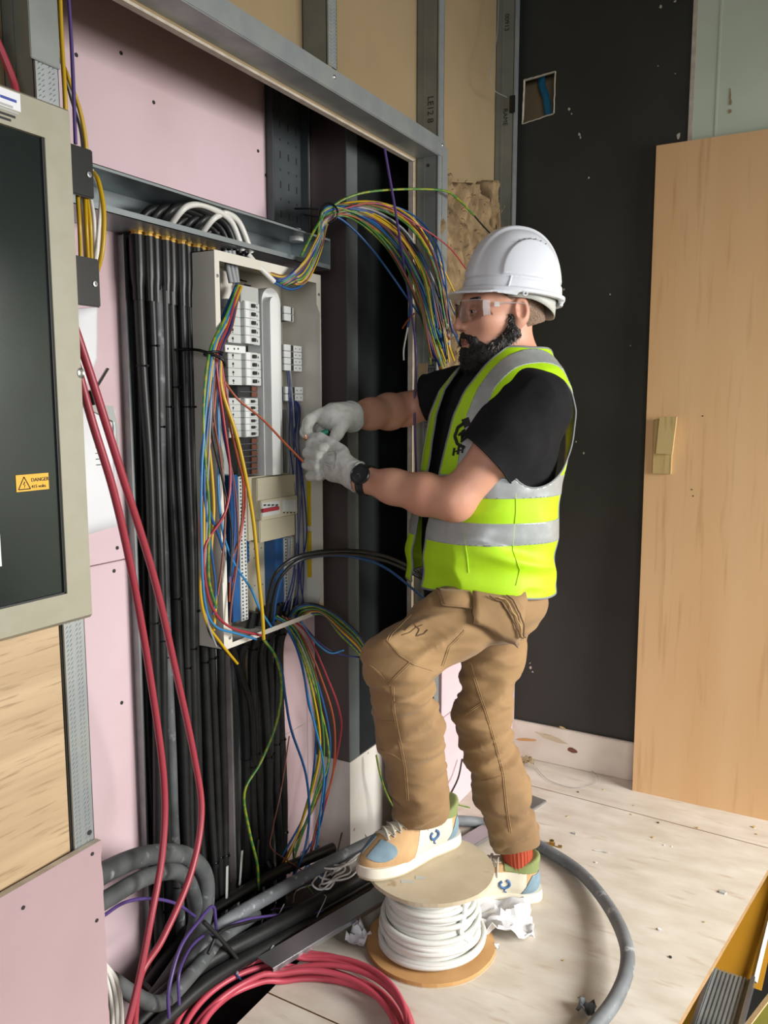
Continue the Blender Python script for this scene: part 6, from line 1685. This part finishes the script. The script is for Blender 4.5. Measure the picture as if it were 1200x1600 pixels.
    k.lathe(prof, a, 26, sax); k.build('sock', 'sock', man, True, 80)
    rb = MB()
    for i in range(26):
        th = 2 * math.pi * i / 26; rb.tube([a + sax * h_ + sux * (r_ * math.cos(th)) + suy * (r_ * math.sin(th)) for r_, h_ in prof], .0018, 4)
    rb.build('sock_rib', 'sock', man, True)['kind'] = 'stuff'
    return s
shoe(heelL, dirL, 'raised'); shoe(heelR, dirR, 'standing')

# ---- gloves
def fing(P, pts, rs, d, k=.007): return smin(d, chain(P, pts, rs, .006), k)
def G(u, v, t): return J(u, v, t)
def gloveL(P):
    d = ell((P - G(521, 725, 2.045).astype(np.float32)) @ GLR.T, (0, 0, 0), (.046, .041, .023))
    d = smin(d, cone(P, G(558, 745, 2.003), G(530, 728, 2.035), .0355, .035), .02)
    d = fing(P, [G(503, 699, 2.035), G(486, 694, 2.055), G(484, 690, 2.085)], [.0125, .0115, .0095], d)
    d = fing(P, [G(497, 713, 2.035), G(481, 708, 2.060), G(486, 706, 2.100), G(500, 712, 2.105)], [.0130, .0122, .0108, .009], d)
    d = fing(P, [G(495, 729, 2.035), G(480, 726, 2.060), G(486, 726, 2.098), G(502, 730, 2.100)], [.0130, .0122, .0106, .009], d)
    d = fing(P, [G(498, 744, 2.035), G(485, 744, 2.058), G(490, 745, 2.090), G(503, 746, 2.092)], [.0120, .0110, .0096, .008], d)
    d = fing(P, [G(536, 706, 2.045), G(517, 692, 2.050), G(500, 683, 2.065), G(489, 682, 2.078)], [.0150, .0122, .0108, .009], d, .010)
    return d + .0009 * np.sin(P[:, 2] * 900) * 0
ax_ = G(490, 708, 2.06) - G(552, 742, 2.01); ax_ /= np.linalg.norm(ax_); nv_ = np.array([0, 1.0, 0]); nv_ -= ax_ * (nv_ @ ax_); nv_ /= np.linalg.norm(nv_)
GLR = np.stack([ax_, np.cross(nv_, ax_), nv_]).astype(np.float32)
c0 = G(518, 722, 2.05)
Vg, Qg = surfnet(gloveL, c0 - np.array([.085, .10, .085]), c0 + np.array([.085, .085, .085]), .0024)
Tg = tris(Qg); Ng = normals(Vg, Tg)
Vg = Vg + Ng * (.0013 * wr_noise(Vg, 40, 40, 40, 2.0))[:, None]
n_ = wrL - elL; n_ /= np.linalg.norm(n_); gcut = -plane_g(Vg, wrL + n_ * .012, n_)
Vg, Tg = clip(Vg, Tg, gcut)
gl_ = mesh_obj('glove', toW(Vg), Tg, 'glove', man, True, .0015)
boundary_tube(toW(Vg), Tg, .0030, 'glove_cuff', 'glove_cuff', gl_)
BV_g = BVHTree.FromPolygons([tuple(p) for p in toW(Vg)], [tuple(int(i) for i in t) for t in Tg])
for pts in ([(512, 706), (520, 705)], [(512, 711), (519, 710)], [(524, 704), (524, 718)], [(508, 722), (518, 726)], [(510, 727), (517, 730)], [(520, 722), (522, 733)], [(526, 708), (523, 732)]):
    strip_on(BV_g, pts, .0006, 'glove_print', 'binding', gl_, .0004, 4)
for k in range(7):
    u = 505 + k * 7; strip_on(BV_g, [(u, 758 + k * .8), (u - 1, 750 + k), (u - 2, 742 + k)], .0016, 'knit_pleat', 'glove', gl_, .0002, 5)

def gloveR(P):
    d = ell((P - G(521, 652, 2.115).astype(np.float32)) @ GRR.T, (0, 0, 0), (.046, .030, .036))
    d = smin(d, cone(P, G(553, 651, 2.147), G(528, 652, 2.12), .0385, .037), .02)
    d = fing(P, [G(500, 646, 2.10), G(485, 655, 2.095), G(480, 671, 2.09), G(486, 685, 2.088)], [.0135, .0125, .0112, .0095], d)
    d = fing(P, [G(498, 650, 2.125), G(481, 660, 2.12), G(476, 676, 2.112), G(484, 690, 2.105)], [.0135, .0125, .0112, .0095], d)
    d = fing(P, [G(502, 655, 2.145), G(488, 667, 2.14), G(487, 682, 2.13), G(496, 692, 2.12)], [.0130, .0118, .0106, .009], d)
    d = fing(P, [G(510, 660, 2.155), G(500, 673, 2.15), G(502, 686, 2.14), G(510, 692, 2.13)], [.0120, .0108, .0095, .008], d)
    d = fing(P, [G(536, 662, 2.095), G(527, 678, 2.082), G(518, 692, 2.078), G(511, 699, 2.078)], [.0175, .0148, .0122, .0095], d, .012)
    return d
ax_ = G(490, 652, 2.095) - G(552, 651, 2.145); ax_ /= np.linalg.norm(ax_); nv_ = np.array([0, 1.0, 0]); nv_ -= ax_ * (nv_ @ ax_); nv_ /= np.linalg.norm(nv_)
GRR = np.stack([ax_, np.cross(nv_, ax_), nv_]).astype(np.float32)
c0 = G(512, 662, 2.115)
Vg, Qg = surfnet(gloveR, c0 - np.array([.09, .09, .08]), c0 + np.array([.08, .09, .075]), .0024)
Tg = tris(Qg); Ng = normals(Vg, Tg); Vg = Vg + Ng * (.0013 * wr_noise(Vg, 40, 40, 40, 5.0))[:, None]
n_ = wrR - elR; n_ /= np.linalg.norm(n_); Vg, Tg = clip(Vg, Tg, -plane_g(Vg, wrR - n_ * .002, n_))
gr_ = mesh_obj('glove', toW(Vg), Tg, 'glove', man, True, .0015)
boundary_tube(toW(Vg), Tg, .0030, 'glove_cuff', 'glove_cuff', gr_)

# ---- wrist watch
wc_ = Vector(toW((wrL - .012 * (wrL - elL) / np.linalg.norm(wrL - elL))[None])[0]); ax = Vector(toW(wrL[None])[0]) - Vector(toW(elL[None])[0]); ax.normalize()
wn = (EYE - wc_).normalized(); wn = (wn + Vector((0, 0, .25))).normalized(); wn = (wn - ax * wn.dot(ax)).normalized()
wt = MB().lathe([(.019, 0), (.0245, .001), (.0252, .006), (.0235, .009), (.0212, .0095), (.0205, .008), (.0001, .008)], wc_ + wn * .0345, 28, wn).build('wrist_watch', 'watch', man, True, 35)
MB().lathe([(.0203, .0082), (.0001, .0086)], wc_ + wn * .0345, 24, wn).build('dial', 'watch_glass', wt, True)
up_ = wn.cross(ax)
for (a0, L) in ((.4, .006), (2.2, .009)):
    MB().tube([wc_ + wn * .0437, wc_ + wn * .0437 + (ax * math.cos(a0) + up_ * math.sin(a0)) * L], .0005, 4).build('hand', 'steel', wt)
ring = [wc_ + (wn * math.cos(t) + up_ * math.sin(t)) * .0365 for t in np.linspace(0, 2 * math.pi, 30)]
sm_ = MB(); vs_ = []; fs_ = []
for p in ring:
    for s in (-.0105, .0105): vs_.append(p + ax * s)
for i in range(len(ring) - 1): fs_.append((2 * i, 2 * i + 2, 2 * i + 3, 2 * i + 1))
so = sm_.add(vs_, fs_).build('strap', 'watch', wt, True, 80); md = so.modifiers.new('thick', 'SOLIDIFY'); md.thickness = .003; md.offset = 0

# ================================================================== hand tool and the wire it strips
tl = thing('wire_stripper', 'small tool with a green grip held in the gloved fingers', 'hand tool', at(498, 684, t=2.08))
MB().tube(smooth_path([at(512, 674, t=2.085), at(505, 677, t=2.082), at(500, 680, t=2.08)], 4), [.007, .0075, .0075, .0075, .0075, .0075, .0075, .0075, .006], 12).build('grip', 'tool_green', tl, True)
MB().tube([at(500, 680, t=2.08), at(490, 687, t=2.078)], [.006, .0045], 10).build('shank', 'black_plastic', tl, True)
MB().tube([at(491, 686, t=2.077), at(484, 689, t=2.075), at(479, 690, t=2.075)], [.0075, .0085, .006], 8, .5).build('jaw', 'steel', tl, True)
for k in range(4):
    o = MB().tube(smooth_path([at(486 + k, 694, t=2.074), at(480, 690 - k, t=2.072), at(474 + k * 1.5, 684 - k * 2 + 4 * (k % 2), t=2.07)], 4), .0016, 6).build('copper_core', 'copper', None, True)
    tag(o, 'bare copper wire core pinched in the gloved fingers', 'wire', 'bare copper cores in the fingers')
